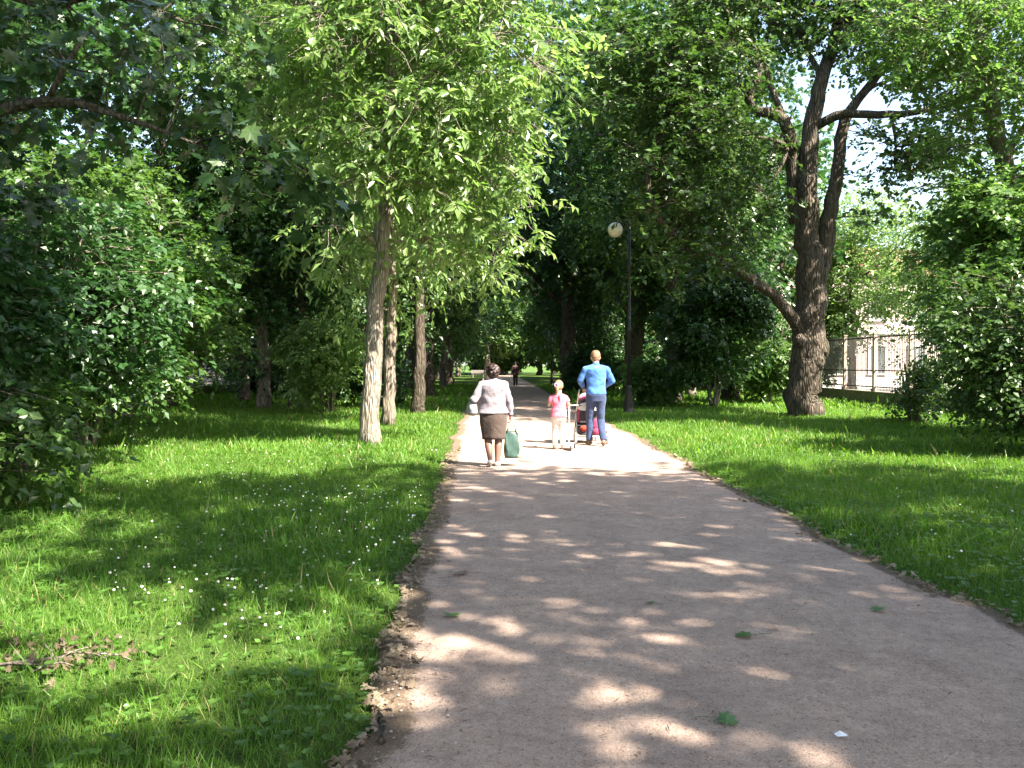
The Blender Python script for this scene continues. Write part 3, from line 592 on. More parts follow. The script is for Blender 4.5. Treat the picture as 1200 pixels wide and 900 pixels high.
for (x, y), rz, sc in [((12.6, 2.0), 1.4, 1), ((4.9, -8.5), 2.2, 1), ((14.5, -5.5), 4, 1.1), ((19.5, 1), 3, 1.1), ((6.6, 3.6), 2.9, (.8, .8, .95)), ((-6.0, -3.5), 5, .9), ((18.5, 8.0), 1, .9), ((-2.3, 1.3), 3.5, (1.1, 1.1, 1)), ((-4.6, 2.2), 1.5, (1.05, 1.05, .95)), ((-7.6, 4.2), .4, (.9, .9, 1.05)), ((18.5, 12.5), 2.2, .9)]:
    place_tree(s0, (x, y), rz, sc, 'unseen broad maple beside or behind the camera, added to cast shade', 'unseen trees added for shade around the camera')

# ---------------------------------------------------------------- shrubs
def shrub(name, seed, pos, R_, H, label, leafm, leaf='diam', L=.10, na=360, spray=(5, 8), nb=24, cat='bush', sk_n=7, low=.25):
    rg = np.random.default_rng(seed); sk = []
    for i in range(sk_n):
        a = i * 6.28 / sk_n + rg.uniform(-.3, .3); r1 = R_ * rg.uniform(.3, .6)
        sk.append([(.1 * math.cos(a), .1 * math.sin(a), 0, .045), (r1 * .4 * math.cos(a), r1 * .4 * math.sin(a), H * .3, .035), (r1 * math.cos(a), r1 * math.sin(a), H * .75, .015)])
    bl = [(bx_, by_, bz_, r, r, q) for bx_, by_, bz_, r, _, q in crown_blobs(seed, nb, (0, 0, H * .52), (R_, R_, H * .5), (R_ * .25, R_ * .42))]
    bl = [(x, y, max(z, .35), a_, b_, c_) for x, y, z, a_, b_, c_ in bl]
    ms = grow(seed, sk, bl, na, leaf, L, spray, .34, sides=6, droop=.3, tipr=.007, spread=.22, flare=1.1, twigs=False)
    return make_tree(name, ms, M['bark_mid'], M[leafm], pos, label=label, cat=cat, trunk_name='stems', crown_name='foliage')
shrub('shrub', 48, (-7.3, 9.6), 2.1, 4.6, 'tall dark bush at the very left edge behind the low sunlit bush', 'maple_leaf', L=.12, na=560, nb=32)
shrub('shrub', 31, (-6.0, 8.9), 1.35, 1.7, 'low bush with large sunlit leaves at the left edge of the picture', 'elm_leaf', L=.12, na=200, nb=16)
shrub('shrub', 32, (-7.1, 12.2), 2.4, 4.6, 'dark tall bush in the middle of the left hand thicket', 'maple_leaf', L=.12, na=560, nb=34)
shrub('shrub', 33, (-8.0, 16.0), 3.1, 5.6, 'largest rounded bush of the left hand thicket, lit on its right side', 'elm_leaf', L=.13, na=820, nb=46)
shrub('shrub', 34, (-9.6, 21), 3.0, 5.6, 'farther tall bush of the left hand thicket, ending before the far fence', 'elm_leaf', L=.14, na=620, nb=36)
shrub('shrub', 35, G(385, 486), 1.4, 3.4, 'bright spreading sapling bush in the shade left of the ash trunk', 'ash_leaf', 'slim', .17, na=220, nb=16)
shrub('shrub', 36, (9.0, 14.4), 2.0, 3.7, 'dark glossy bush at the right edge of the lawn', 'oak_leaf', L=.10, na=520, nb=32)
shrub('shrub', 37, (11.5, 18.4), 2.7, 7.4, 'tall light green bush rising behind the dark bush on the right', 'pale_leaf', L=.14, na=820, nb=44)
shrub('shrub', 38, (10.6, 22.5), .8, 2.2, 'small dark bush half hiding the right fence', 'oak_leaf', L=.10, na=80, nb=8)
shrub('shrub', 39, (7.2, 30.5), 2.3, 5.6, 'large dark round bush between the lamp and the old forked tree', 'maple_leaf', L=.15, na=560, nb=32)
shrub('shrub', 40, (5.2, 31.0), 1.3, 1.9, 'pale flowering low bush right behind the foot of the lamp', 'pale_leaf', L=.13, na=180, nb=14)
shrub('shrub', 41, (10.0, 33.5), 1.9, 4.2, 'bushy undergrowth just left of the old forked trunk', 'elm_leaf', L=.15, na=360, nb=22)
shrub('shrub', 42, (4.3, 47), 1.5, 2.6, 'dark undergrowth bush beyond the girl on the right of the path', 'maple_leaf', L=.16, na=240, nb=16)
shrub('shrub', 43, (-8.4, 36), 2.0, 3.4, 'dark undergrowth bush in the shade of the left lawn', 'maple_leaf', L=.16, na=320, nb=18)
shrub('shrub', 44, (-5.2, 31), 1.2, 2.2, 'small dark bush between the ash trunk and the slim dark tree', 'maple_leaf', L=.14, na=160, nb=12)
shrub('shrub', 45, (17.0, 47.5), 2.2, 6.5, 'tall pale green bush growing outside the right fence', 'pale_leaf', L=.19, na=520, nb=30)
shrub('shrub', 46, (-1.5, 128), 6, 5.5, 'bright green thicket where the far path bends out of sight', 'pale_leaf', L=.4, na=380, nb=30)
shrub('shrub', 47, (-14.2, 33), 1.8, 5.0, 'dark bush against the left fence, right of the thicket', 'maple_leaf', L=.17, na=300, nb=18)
hd = scene.objects[[o.name for o in scene.objects if o.get('label', '').startswith('bright green thicket')][0]]
for (x, y), rz, s in [((-16, 118), 1, 1.1), ((-27, 104), 2, 1.1), ((-38, 92), 3, 1.2), ((9, 124), 4, 1.1), ((19, 112), 5, 1), ((29, 100), .5, 1.2), ((40, 95), 1, 1.2), ((-52, 90), 2, 1.3), ((-10, 90), 2.2, .45), ((9.5, 92), 2.9, .5)]:
    place_tree(hd, (x, y), rz, s, 'low green thicket under the trees at the far end of the park', 'thickets at the far end of the park')
us = [o for o in scene.objects if o.get('label', '').startswith('dark undergrowth bush in the shade')][0]
for (x, y), rz, s, lab in [((-11, 48), 1, 1.1, 'dark bush at the back of the left lawn, beside the fence end'), ((-7.6, 60), 2, 1.0, 'dark bush left of the far path, seen beyond the thick dark trunk'), ((8.6, 58), 3, 1.2, 'dark bush right of the far path, beyond the lamp'), ((-13.2, 43), .4, .7, 'small dark bush at the foot of the left fence'), ((12.6, 52), 4, 1.1, 'dark bush at the far end of the right fence'), ((7.5, 74), 1.1, 1.1, 'farthest low bush right of the path')]:
    place_tree(us, (x, y), rz, s, lab)

# ---------------------------------------------------------------- fences and houses
M['iron'] = plain('iron', (.05, .045, .04), .6, .3, scale=60)
M['fence_post'] = plain('fence_post', (.32, .26, .22), .7, .1)
M['concrete'] = plain('concrete', (.22, .195, .16), .9, var=.3, scale=6)
def fence(x, y0, n, sgn, label):
    e = empty('fence', (x, y0, 0), 0, label, 'fence')
    for i in range(n):
        mb = MB(); mb.box((0, i * 3 + 1.5, .24), (.32, 2.994, .52)); mb.box((0, i * 3 + 1.5, .52), (.40, 2.994, .05)); mb.build('plinth', M['concrete'], e, smooth=False)
        mb = MB(); mb.box((0, i * 3, 1.66), (.12, .12, 2.28)); mb.box((0, i * 3, .6), (.2, .24, .12)); mb.box((0, i * 3, 2.82), (.16, .16, .05)); mb.build('post', M['fence_post'], e, smooth=False)
        mb = MB()
        for z in (.72, 1.36, 2.66): mb.box((0, i * 3 + 1.5, z), (.045, 2.87, .045))
        for k in range(21): mb.box((.035, i * 3 + .2 + k * .13, 1.66), (.026, .026, 2.16))
        mb.build('picket_panel', M['iron'], e, smooth=False)
    return e
fence(14.2, 9.4, 16, 1, 'iron picket fence on a low concrete plinth along the right side')
fence(-15.2, 20, 13, 1, 'dark iron picket fence on a plinth behind the left hand thicket')
M['plaster'] = plain('plaster', (.60, .47, .45), .9, var=.08, scale=2)
M['plaster2'] = plain('plaster_ochre', (.60, .42, .28), .9, var=.08, scale=2)
M['roof'] = plain('roof', (.20, .09, .06), .8); M['glass'] = plain('glass', (.16, .18, .20), .1, spec=.8, bmp=0); M['trim'] = plain('trim', (.75, .72, .68), .7)
def house(name, loc, rz, w, dp, h, nw, mat, label):
    e = empty(name, loc, rz, label, 'building')
    mb = MB(); mb.box((0, dp / 2, h / 2), (w, dp, h)); mb.build('wall', mat, e, smooth=False)
    mb = MB(); mb.box((0, -.06, .4), (w + .1, .12, .8)); mb.box((0, -.08, h - .1), (w + .3, .3, .22)); mb.box((0, -.05, h * .5), (w + .1, .1, .18)); mb.build('cornice', M['trim'], e, smooth=False)
    mb = MB(); hw = w / 2 + .4; mb.add([(-hw, -.4, h), (hw, -.4, h), (hw, dp + .4, h), (-hw, dp + .4, h), (-hw + 3, dp / 2, h + 2.6), (hw - 3, dp / 2, h + 2.6)], [[0, 1, 5, 4], [2, 3, 4, 5]], [[1, 2, 5], [3, 0, 4]]); mb.build('roof', M['roof'], e, smooth=False)
    for f in range(2):
        for i in range(nw):
            x = -w / 2 + (i + .5) * w / nw; z = 1.9 + f * h * .47
            mb = MB()
            for sx in (-.6, .6): mb.box((x + sx, -.04, z), (.12, .14, 1.9))
            mb.box((x, -.04, z + .9), (1.08, .14, .12)); mb.box((x, -.07, z - .92), (1.4, .24, .1)); mb.box((x, -.03, z), (.06, .08, 1.66)); fr = mb.build('window', M['trim'], e, smooth=False)
            mb = MB(); mb.box((x, -.012, z), (1.08, .03, 1.7)); mb.build('pane', M['glass'], fr, smooth=False)
house('house', (28.5, 55, 0), R(14), 26, 12, 7.2, 9, M['plaster'], 'pinkish plastered two storey house seen through the right fence')
house('house', (31, 30, 0), R(-90) + R(180) * 0, 24, 10, 6.8, 7, M['plaster2'], 'ochre two storey house across the street on the right')
house('house', (-34, 62, 0), R(28), 26, 12, 7.0, 8, M['plaster'], 'pinkish sunlit house behind the far left fence')
house('house', (-29, 30, 0), R(90), 22, 10, 6.6, 7, M['plaster2'], 'ochre sunlit house glimpsed through the left hand bushes')

# ---------------------------------------------------------------- light, camera
w = bpy.data.worlds.new('World'); scene.world = w; w.use_nodes = True; nt = w.node_tree
bg = nt.nodes['Background']; sky = nt.nodes.new('ShaderNodeTexSky'); sky.sky_type = 'NISHITA'; sky.sun_disc = False
sky.sun_elevation = SUN_EL; sky.sun_rotation = math.pi / 2 - SUN_AZ; sky.air_density = 1.0; sky.dust_density = 1.5
nt.links.new(sky.outputs[0], bg.inputs[0]); bg.inputs[1].default_value = .105
sl = bpy.data.lights.new('sun', 'SUN'); sl.energy = 5; sl.angle = R(.53); sl.color = (1, .95, .87); so = bpy.data.objects.new('sun', sl); col.objects.link(so)
from mathutils import Vector
so.rotation_euler = Vector(-SUN).to_track_quat('-Z', 'Y').to_euler(); so.location = (20, -8, 25)
cd = bpy.data.cameras.new('camera'); cam = bpy.data.objects.new('camera', cd); col.objects.link(cam); scene.camera = cam
cam.location = (0, 0, CAMH); cam.rotation_euler = (R(90) - math.atan(23 / F), 0, 0); cd.sensor_width = 36; cd.lens = F / 1200 * 36; cd.clip_start = .05; cd.clip_end = 3000
vs = scene.view_settings; vs.view_transform = 'Standard'; vs.look = 'None'; vs.exposure = 2.52; vs.use_white_balance = True; vs.white_balance_temperature = 7100; vs.gamma = 1
cy = scene.cycles; cy.max_bounces = 6; cy.diffuse_bounces = 3; cy.transmission_bounces = 3; cy.glossy_bounces = 2; cy.transparent_max_bounces = 4; cy.sample_clamp_indirect = 6
# ---------------------------------------------------------------- people
def fabric(name, c, var=.12, rough=.85): 
    m, nt, b, o = newmat(name); n = noise(nt, 9, 4); n2 = noise(nt, 240, 2)
    r = ramp(nt, n.outputs[0], [(.3, tuple(x * (1 - var) for x in c)), (.7, tuple(min(1, x * (1 + var)) for x in c))]); nt.links.new(r.outputs[0], b.inputs['Base Color'])
    b.inputs['Roughness'].default_value = rough; b.inputs['Specular IOR Level'].default_value = .2; b.inputs['Sheen Weight'].default_value = .15
    mu = N(nt, 'ShaderNodeMath', operation='MULTIPLY_ADD'); nt.links.new(n2.outputs[0], mu.inputs[0]); mu.inputs[1].default_value = .12; nt.links.new(n.outputs[0], mu.inputs[2])
    bump(nt, b, mu.outputs[0], .7, .03); return m
def skin(name, c):
    m, nt, b, o = newmat(name); n = noise(nt, 25); r = ramp(nt, n.outputs[0], [(.3, tuple(x * .9 for x in c)), (.7, c)]); nt.links.new(r.outputs[0], b.inputs['Base Color'])
    b.inputs['Roughness'].default_value = .5; b.inputs['Subsurface Weight'].default_value = .1; b.inputs['Subsurface Radius'].default_value = (.01, .004, .002); return m
def wrinkle(o, amp=.004, f=38, seed=0):
    me = o.data; n = len(me.vertices); co = np.empty(n * 3, np.float32); me.vertices.foreach_get('co', co); co = co.reshape(-1, 3)
    no = np.empty(n * 3, np.float32); me.vertices.foreach_get('normal', no); no = no.reshape(-1, 3); rg = np.random.default_rng(seed)
    s = 0
    for k in range(5):
        d = nrm(rg.normal(size=3) * [.8, .8, 1.2]) * f * rg.uniform(.4, 1.3); s = s + np.sin(co @ d + rg.uniform(0, 6) + 1.3 * np.sin(co @ np.roll(d, 1) * .6))
    me.vertices.foreach_set('co', (co + no * (amp * s / 2)[:, None]).astype(np.float32).ravel()); me.update()
def hand(mb, w, fwd, pn, s=1, curl=.5, sign=1):
    w = np.array(w, float); fwd = nrm(fwd); pn = nrm(np.array(pn) - fwd * np.dot(pn, fwd)); sd = np.cross(fwd, pn) * sign
    for i, (o_, L_) in enumerate([(.030, .070), (.010, .078), (-.011, .073), (-.031, .058)]):
        k = w + fwd * .085 * s + sd * o_ * s; mb.capsule(w + sd * o_ * .5 * s, .016 * s, k, .0115 * s, 8)
        d = fwd; p = k
        for j, f in enumerate((.45, .32, .23)):
            a = curl * (1 + .35 * j); d = nrm(d * math.cos(a) + pn * math.sin(a)); q = p + d * L_ * f * s * 1.05
            mb.capsule(p, (.0095 - .001 * j) * s, q, (.0085 - .001 * j) * s, 8); p = q
            pn = nrm(pn - d * np.dot(pn, d)) if j < 0 else pn
    b = w + fwd * .025 * s + sd * .022 * s; d1 = nrm(fwd * .6 + sd * .7 + pn * .45); q = b + d1 * .045 * s; mb.capsule(b, .014 * s, q, .011 * s, 8)
    d2 = nrm(fwd * .8 + sd * .15 + pn * .55); mb.capsule(q, .0105 * s, q + d2 * .03 * s, .0085 * s, 8)
def mir(v, s): return np.array([v[0] * s, v[1], v[2]])
def human(J, loc, rz, skinm, top, bottom, hairf, shoe, label, group=None, sleeve=1.0, skirt=None, jacket_z=(.95, 1.48), build=1.0, vox=.0075, topname='shirt', botname='trousers', hs=1.0, curlL=.6, curlR=.6):
    """J: joints in metres, facing +Y; the body is one fused surface, clothes and hair are separate skins over it"""
    h = J['head']; hz = J['hr']; B_ = build
    bm_ = MB()
    bm_.ball(h, (hz * .74, hz * .92, hz)); bm_.ball((h[0], h[1] + hz * .28, h[2] - hz * .5), (hz * .52, hz * .6, hz * .52))        # skull, jaw
    bm_.ball((h[0], h[1] + hz * .95, h[2] - hz * .12), (hz * .13, hz * .2, hz * .24))                                       # nose
    bm_.ball((h[0], h[1] + hz * .86, h[2] - hz * .5), (hz * .26, hz * .1, hz * .07))                                        # mouth
    for s in (-1, 1):
        bm_.ball((h[0] + s * hz * .74, h[1] - hz * .02, h[2] - hz * .12), (hz * .09, hz * .17, hz * .28)); bm_.ball((h[0] + s * hz * .3, h[1] + hz * .78, h[2] + hz * .02), hz * .12)
    sh, hp = J['sh'], J['hip']
    bm_.capsule((h[0], h[1] - hz * .15, h[2] - hz * .6), hz * .50, (0, -.01, sh[2] + .02), hz * .52)
    zc = sh[2]; wz = J['waist']
    bm_.tube([(0, 0, hp[2] - .04), (0, -.01, hp[2] + .06), (0, 0, wz), (0, 0, (wz + zc) / 2 + .05), (0, -.01, zc - .03), (0, -.01, zc + .03), (0, -.01, zc + .055)], np.array([.13, .165, .135, .155, .165, .12, .05]) * B_ * J['w'], 20, squash=.66)
    tm = MB(); tk = .014 * hs + .004
    jz0, jz1 = jacket_z
    zz = np.linspace(jz0, zc + .045, 9); prof = np.interp(zz, [hp[2] - .04, hp[2] + .06, wz, (wz + zc) / 2 + .05, zc - .03, zc + .02, zc + .05], np.array([.18, .175, .15, .165, .172, .135, .07]) * B_ * J['w'])
    prof = prof + tk; prof[0] += J.get('flare', .0)
    tm.tube([(0, -.01, z) for z in zz], prof, 28, squash=.70)
    tm.capsule((0, -.01, zc + .01), .062 * J['w'] + tk, (0, -.005, zc + .06), .055 * J['w'] + tk * .5, squash=.9)
    for s, e, w, cu in ((-1, J['elL'], J['wrL'], curlL), (1, J['elR'], J['wrR'], curlR)):
        S = np.array([s * sh[0], -.005, sh[2] - .03]); e = np.array(e, float); w = np.array(w, float); r0, r1, r2 = .050 * J['w'] * B_, .040 * J['w'], .025 * J['w']
        bm_.capsule(S, r0, e, r1); bm_.capsule(e, r1, w, r2)
        bm_.capsule((s * .04, -.01, sh[2] + .0), .055 * J['w'], S, r0)
        hand(bm_, w, w - e + np.array([0, J.get('hf', 0), 0]), J['pL' if s < 0 else 'pR'], .95 * hs, cu, sign=J.get('sg', 1) * s)
        tm.capsule((s * .05, -.01, sh[2] - .005), .056 * J['w'] + tk, S, r0 + tk)
        if sleeve >= 1:
            tm.capsule(S, r0 + tk, e, r1 + tk); wv = e + (w - e) * .93; tm.tube([e, (e + wv) / 2, wv], [r1 + tk, (r1 + r2) / 2 + tk, r2 + tk], 16)
        else: tm.tube([S, S + (e - S) * sleeve], [r0 + tk, r0 + tk * 1.3], 16)
    bo = MB()
    for s, k, a, t in ((-1, J['knL'], J['anL'], J['toL']), (1, J['knR'], J['anR'], J['toR'])):
        H_ = np.array([s * hp[0], 0, hp[2]]); k = np.array(k, float); a = np.array(a, float); t = np.array(t, float); W_ = J['w'] * B_
        bm_.capsule(H_, .085 * W_, k, .054 * W_); calf = k + (a - k) * .33 + np.array([0, -.012, 0]); bm_.capsule(k, .052 * W_, calf, .054 * W_); bm_.capsule(calf, .054 * W_, a, .034 * W_)
        bm_.capsule(a, .034 * W_, a + (t - a) * .55 , .032 * W_); bm_.capsule(a + (t - a) * .5, .030 * W_, t, .024 * W_, squash=1.2)
        if skirt is None:
            bo.capsule(H_, .088 * W_ + .012, k, .058 * W_ + .012); aa = a + (k - a) * .02
            bo.tube([k, k + (aa - k) * .4, aa - np.array([0, 0, .01])], [.058 * W_ + .014, .056 * W_ + .014, .046 * W_ + .014], 16)
    if skirt is None:
        bo.tube([(0, 0, hp[2] - .07), (0, -.015, hp[2] + .04), (0, 0, max(wz, jz0) + .02)], np.array([.15, .175, .155]) * B_ * J['w'] + .008, 24, squash=.70)
    body = sculpt('person', bm_, skinm, vox, 3); body.location = loc; body.rotation_euler = (0, 0, rz); tag(body, label, 'person', group)
    t_ = sculpt(topname, tm, top, vox * 1.15, 5, body); wrinkle(t_, .004 * hs, 34, 1)
    if skirt is None: b_ = sculpt(botname, bo, bottom, vox * 1.15, 5, body); wrinkle(b_, .004 * hs, 30, 2)
    else:
        sk_ = MB(); zt, zb, rt_, rm, rb = skirt; ns = 36; P = [(0, 0, zt), (0, -.01, zt - .1), (0, -.01, (zt + zb) / 2), (0, 0, zb + .05), (0, .0, zb)]
        aa = np.arange(ns) / ns * 6.283; jit = 1 + np.array([0, .0, .012, .03, .045])[:, None] * np.sin(aa * 5 + .6)[None] + np.array([0, 0, .01, .02, .03])[:, None] * np.sin(aa * 8)[None]
        sk_.tube(P, [rt_, rm, rm * .99, rb * 1.02, rb], ns, squash=.72, jit=jit); b_ = sk_.build('skirt', bottom, body)
    hm = MB(); hairf(hm, h, hz); hr = sculpt('hair', hm, J['hairm'], vox * .9, 2, body); wrinkle(hr, .003, 90, 4)
    for s, a, t in ((-1, J['anL'], J['toL']), (1, J['anR'], J['toR'])):
        a = np.array(a, float); t = np.array(t, float); f = MB(); hl = a + np.array([0, -.035, -.055]) * J['w'] + (np.array([0, 0, .0])); r = .040 * J['w']
        hl = a + nrm(np.array([0, -.5, -1.])) * .045 * J['w']; f.capsule(hl, r, a + (t - a) * .6 + np.array([0, 0, -.008]), r * .95, squash=1.1); f.capsule(a + (t - a) * .55, r, t, r * .72, squash=1.15)
        sculpt('shoe', f, shoe, vox, 3, body)
    return body

# the woman
def hair_w(m, h, r):
    m.ball((h[0], h[1] - r * .12, h[2] + r * .14), (r * .95, r * 1.02, r * 1.02), noise=.03, seed=1); m.ball((h[0], h[1] - r * .4, h[2] - r * .3), (r * .82, r * .62, r * .62), noise=.04, seed=2)
    rg = np.random.default_rng(2)
    for k in range(26):
        u = nrm(rg.normal(size=3) + [0, -.7, .25]); m.ball(np.array(h) + u * r * [.84, .95, .92] + [0, -r * .1, r * .08], r * .26)
M['skin'] = skin('skin', (.52, .33, .25)); M['skin_tan'] = skin('skin_tan', (.22, .105, .08))
x, y = G(578, 549)
J = dict(head=(0, .03, 1.495), hr=.115, sh=(.165, 0, 1.315), hip=(.085, 0, .80), waist=1.0, w=1.12, elL=(-.305, -.06, 1.06), wrL=(-.235, .16, 1.10), elR=(.255, -.02, 1.03), wrR=(.275, .02, .80),
         knL=(-.085, .02, .44), anL=(-.055, -.14, .125), toL=(-.05, -.02, .035), knR=(.085, .04, .44), anR=(.065, -.02, .08), toR=(.075, .13, .03), pL=(.3, .2, -1), pR=(-1, .1, .1), flare=.022, hairm=plain('hair_dark', (.022, .010, .009), .5, bmp=.6, scale=120))
human(J, (x, y + .04, .03), R(3), M['skin_tan'], fabric('jacket_mauve', (.22, .19, .215)), fabric('skirt_taupe', (.066, .047, .04)), hair_w, fabric('shoe_white', (.36, .32, .30)), 'woman with short dark hair in a pale jacket and brown skirt, walking away', skirt=(.97, .43, .195, .222, .182), jacket_z=(.845, 1.4), build=1.06, topname='jacket', curlR=.75)
scene.objects['person'].scale = (.97, .97, .97)
wx, wy = x, y + .04
# the teal shopping bag in her right hand
def shopping_bag(loc, rz):
    e = empty('shopping_bag', loc, rz, 'teal and tan shopping bag hanging from the right hand of the woman', 'bag')
    def pouch(cx, w, t, h, z0, mat, name):
        mb = MB(); nz, na = 10, 28; v = []
        for i in range(nz):
            t_ = i / (nz - 1); z = z0 + h * t_; ww = w * (.92 + .12 * math.sin(t_ * 3)) * (1 - .28 * t_ ** 3); tt = t * (1 - .75 * t_ ** 2)
            for k in range(na):
                a = k / na * 6.283; c, s_ = math.cos(a), math.sin(a); q = .45
                v.append((cx + ww / 2 * np.sign(c) * abs(c) ** q + .006 * math.sin(9 * t_ + a * 3), tt / 2 * np.sign(s_) * abs(s_) ** q + .006 * math.sin(a * 5 + 7 * t_), z))
        i = np.arange(nz - 1)[:, None] * na; j = np.arange(na)[None]; j2 = (j + 1) % na
        mb.add(v, np.stack([i + j, i + j2, i + na + j2, i + na + j], -1).reshape(-1, 4), np.arange(na)[::-1][None], (np.arange(na) + (nz - 1) * na)[None]); return mb.build(name, mat, e)
    pouch(0, .24, .16, .42, .0, plain('bag_teal', (.035, .07, .058), .35, var=.3, scale=12, bmp=.5), 'bag_body')
    pouch(.10, .13, .13, .36, .0, plain('bag_tan', (.36, .27, .17), .6, var=.2, scale=12), 'side_panel')
    for dy in (-.035, .035):
        mb = MB(); mb.tube([(-.07, dy, .40), (-.045, dy * .7, .50), (-.004, dy * .2, .575), (.004, dy * .2, .575), (.05, dy * .7, .50), (.075, dy, .39)], .011, 8); mb.build('handle', plain('bag_handle', (.45, .45, .30), .5), e)
shopping_bag((wx + .275 + .01, wy + .03, .155), R(8))
e = empty('handbag', (wx - .33, wy + .02, 1.02), 0, 'pale grey handbag hanging at the left side of the woman', 'handbag')
mb = MB(); mb.ball((.0, 0, -.10), (.085, .16, .11), noise=.01); mb.ball((0, 0, -.15), (.09, .15, .07)); o = sculpt('bag_body', mb, plain('leather_grey', (.27, .265, .28), .45, var=.1), .01, 3, e); wrinkle(o, .006, 30, 5)
mb = MB(); mb.tube([(.03, .10, -.02), (.10, .10, .15), (.16, .07, .30), (.18, -.01, .375), (.165, -.09, .30), (.10, -.11, .12), (.03, -.10, -.02)], .010, 8); mb.build('strap', M['leather'] if 'leather' in M else plain('leather_dark', (.14, .12, .12), .5), e)
mb = MB(); mb.box((.0, 0, -.02), (.02, .22, .02)); mb.build('clasp', plain('clasp', (.3, .28, .25), .3, .8), e)

# the man
def hair_m(m, h, r): m.ball((h[0], h[1] - r * .06, h[2] + r * .16), (r * .80, r * .95, r * .93)); m.ball((h[0], h[1] - r * .35, h[2] - r * .22), (r * .66, r * .58, r * .55))
x, y = G(699, 525)
J = dict(head=(.0, .05, 1.715), hr=.12, sh=(.20, 0, 1.50), hip=(.095, 0, .94), waist=1.13, w=1.1, elL=(-.30, .03, 1.27), wrL=(-.20, .28, 1.12), elR=(.32, .03, 1.25), wrR=(.20, .28, 1.12),
         knL=(-.10, .13, .52), anL=(-.10, .12, .10), toL=(-.13, .27, .035), knR=(.10, .06, .50), anR=(.12, -.17, .12), toR=(.14, -.04, .035), pL=(0, .3, -1), pR=(0, .3, -1), hairm=plain('hair_brown', (.20, .12, .07), .6, bmp=.6, scale=150))
human(J, (x, y + .1, .03), R(4), M['skin'], fabric('shirt_blue', (.05, .15, .42)), fabric('trousers_navy', (.035, .055, .12)), hair_m, fabric('shoe_brown', (.14, .09, .06)), 'man in a blue long sleeved shirt and navy trousers pushing the stroller', jacket_z=(1.0, 1.5), build=.98, curlL=.8, curlR=.8)
mx_, my_ = x, y + .1
# the girl
def hair_g(m, h, r):
    m.ball((h[0], h[1] - r * .05, h[2] + r * .1), (r * .86, r * .98, r * .98)); m.ball((h[0], h[1] - r * .4, h[2] - r * .2), (r * .78, r * .62, r * .62))
    m.capsule((h[0] - .02, h[1] - r * 1.0, h[2] + r * .15), .030, (h[0] - .035, h[1] - r * 1.15, h[2] - r * .7), .032); m.capsule((h[0] - .035, h[1] - r * 1.15, h[2] - r * .7), .032, (h[0] - .045, h[1] - r * .95, h[2] - r * 1.55), .012)
    m.ball((h[0] - .02, h[1] - r * .95, h[2] + r * .2), .034)
x, y = G(655, 529)
J = dict(head=(0, .02, 1.175), hr=.10, sh=(.125, 0, .985), hip=(.062, 0, .62), waist=.76, w=.78, elL=(-.175, .03, .82), wrL=(-.15, .17, .84), elR=(.185, .02, .82), wrR=(.175, .17, .80),
         knL=(-.065, .07, .34), anL=(-.07, -.03, .08), toL=(-.08, .09, .03), knR=(.065, .06, .34), anR=(.08, .0, .07), toR=(.095, .13, .03), pL=(0, .3, -1), pR=(0, .3, -1), hairm=plain('hair_blonde', (.25, .15, .085), .5, bmp=.5, scale=150))
g_ = human(J, (x, y + .05, .03), R(0), M['skin'], fabric('tee_pink', (.62, .15, .22)), fabric('pants_white', (.55, .52, .50)), hair_g, fabric('shoe_pink', (.45, .16, .14)), 'small blonde girl in a pink top and pale trousers beside the stroller', sleeve=.55, jacket_z=(.60, 1.0), build=1.0, vox=.006, hs=.75, topname='tee')
mb = MB(); mb.tube([(-.05 + .03 * math.cos(a) , -.085 + .03 * math.sin(a) * .3, 1.195 + .03 * math.sin(a)) for a in np.linspace(0, 6.28, 13)], .009, 6); mb.ball((-.02, -.1, 1.2), (.03, .012, .022)); mb.build('hair_tie', plain('hair_tie', (.35, .25, .5), .5), g_)
mb = MB(); mb.tube([(0, -.095, 1.0), (.004, -.108, .94), (0, -.105, .88)], [.014, .016, .010], 8); mb.build('ribbon', fabric('ribbon_red', (.45, .02, .04)), g_)
gx, gy = x, y + .05
# the scooter she holds by its bar
M['alu'] = plain('aluminium', (.62, .62, .64), .35, .7, bmp=0); M['rubber'] = plain('rubber', (.03, .03, .032), .7); M['white_tyre'] = plain('tyre_pale', (.62, .58, .56), .6)
def wheel(parent, c, r, w, tyre, rimm, rz=0, spokes=6):
    ax = np.array([math.cos(rz), math.sin(rz), 0]); fw = np.array([-math.sin(rz), math.cos(rz), 0]); c = np.array(c, float)
    a = np.linspace(0, 2 * math.pi, 29); mb = MB(); mb.tube([c + fw * math.cos(t) * (r - w / 2) + np.array([0, 0, math.sin(t) * (r - w / 2)]) for t in a], w / 2, 10, caps=False); t_ = mb.build('wheel', tyre, parent)
    mb = MB(); mb.tube([c - ax * w * .5, c + ax * w * .5], .022, 10); mb.tube([c + fw * math.cos(t) * (r - w) + np.array([0, 0, math.sin(t) * (r - w)]) for t in a], .006, 6, caps=False)
    for k in range(spokes): t = k / spokes * 6.283; mb.tube([c, c + (fw * math.cos(t) + np.array([0, 0, math.sin(t)])) * (r - w)], .006, 5)
    mb.build('rim', rimm, t_)
e = empty('scooter', (gx + .20, gy + .17, .03), R(0), 'small kick scooter standing at the right hand of the girl', 'scooter')
mb = MB(); mb.tube([(0, 0, .10), (0, -.02, .40), (0, -.045, .81)], [.018, .016, .014], 10); mb.build('stem', M['alu'], e)
mb = MB(); mb.tube([(-.03, -.045, .81), (.21, -.045, .81)], .013, 10); mb.build('handlebar', M['alu'], e)
for gx_ in (-.03, .21):
    mb = MB(); mb.tube([(gx_ - .035, -.045, .81), (gx_ + .035, -.045, .81)], .019, 10); mb.build('grip', M['rubber'], e)
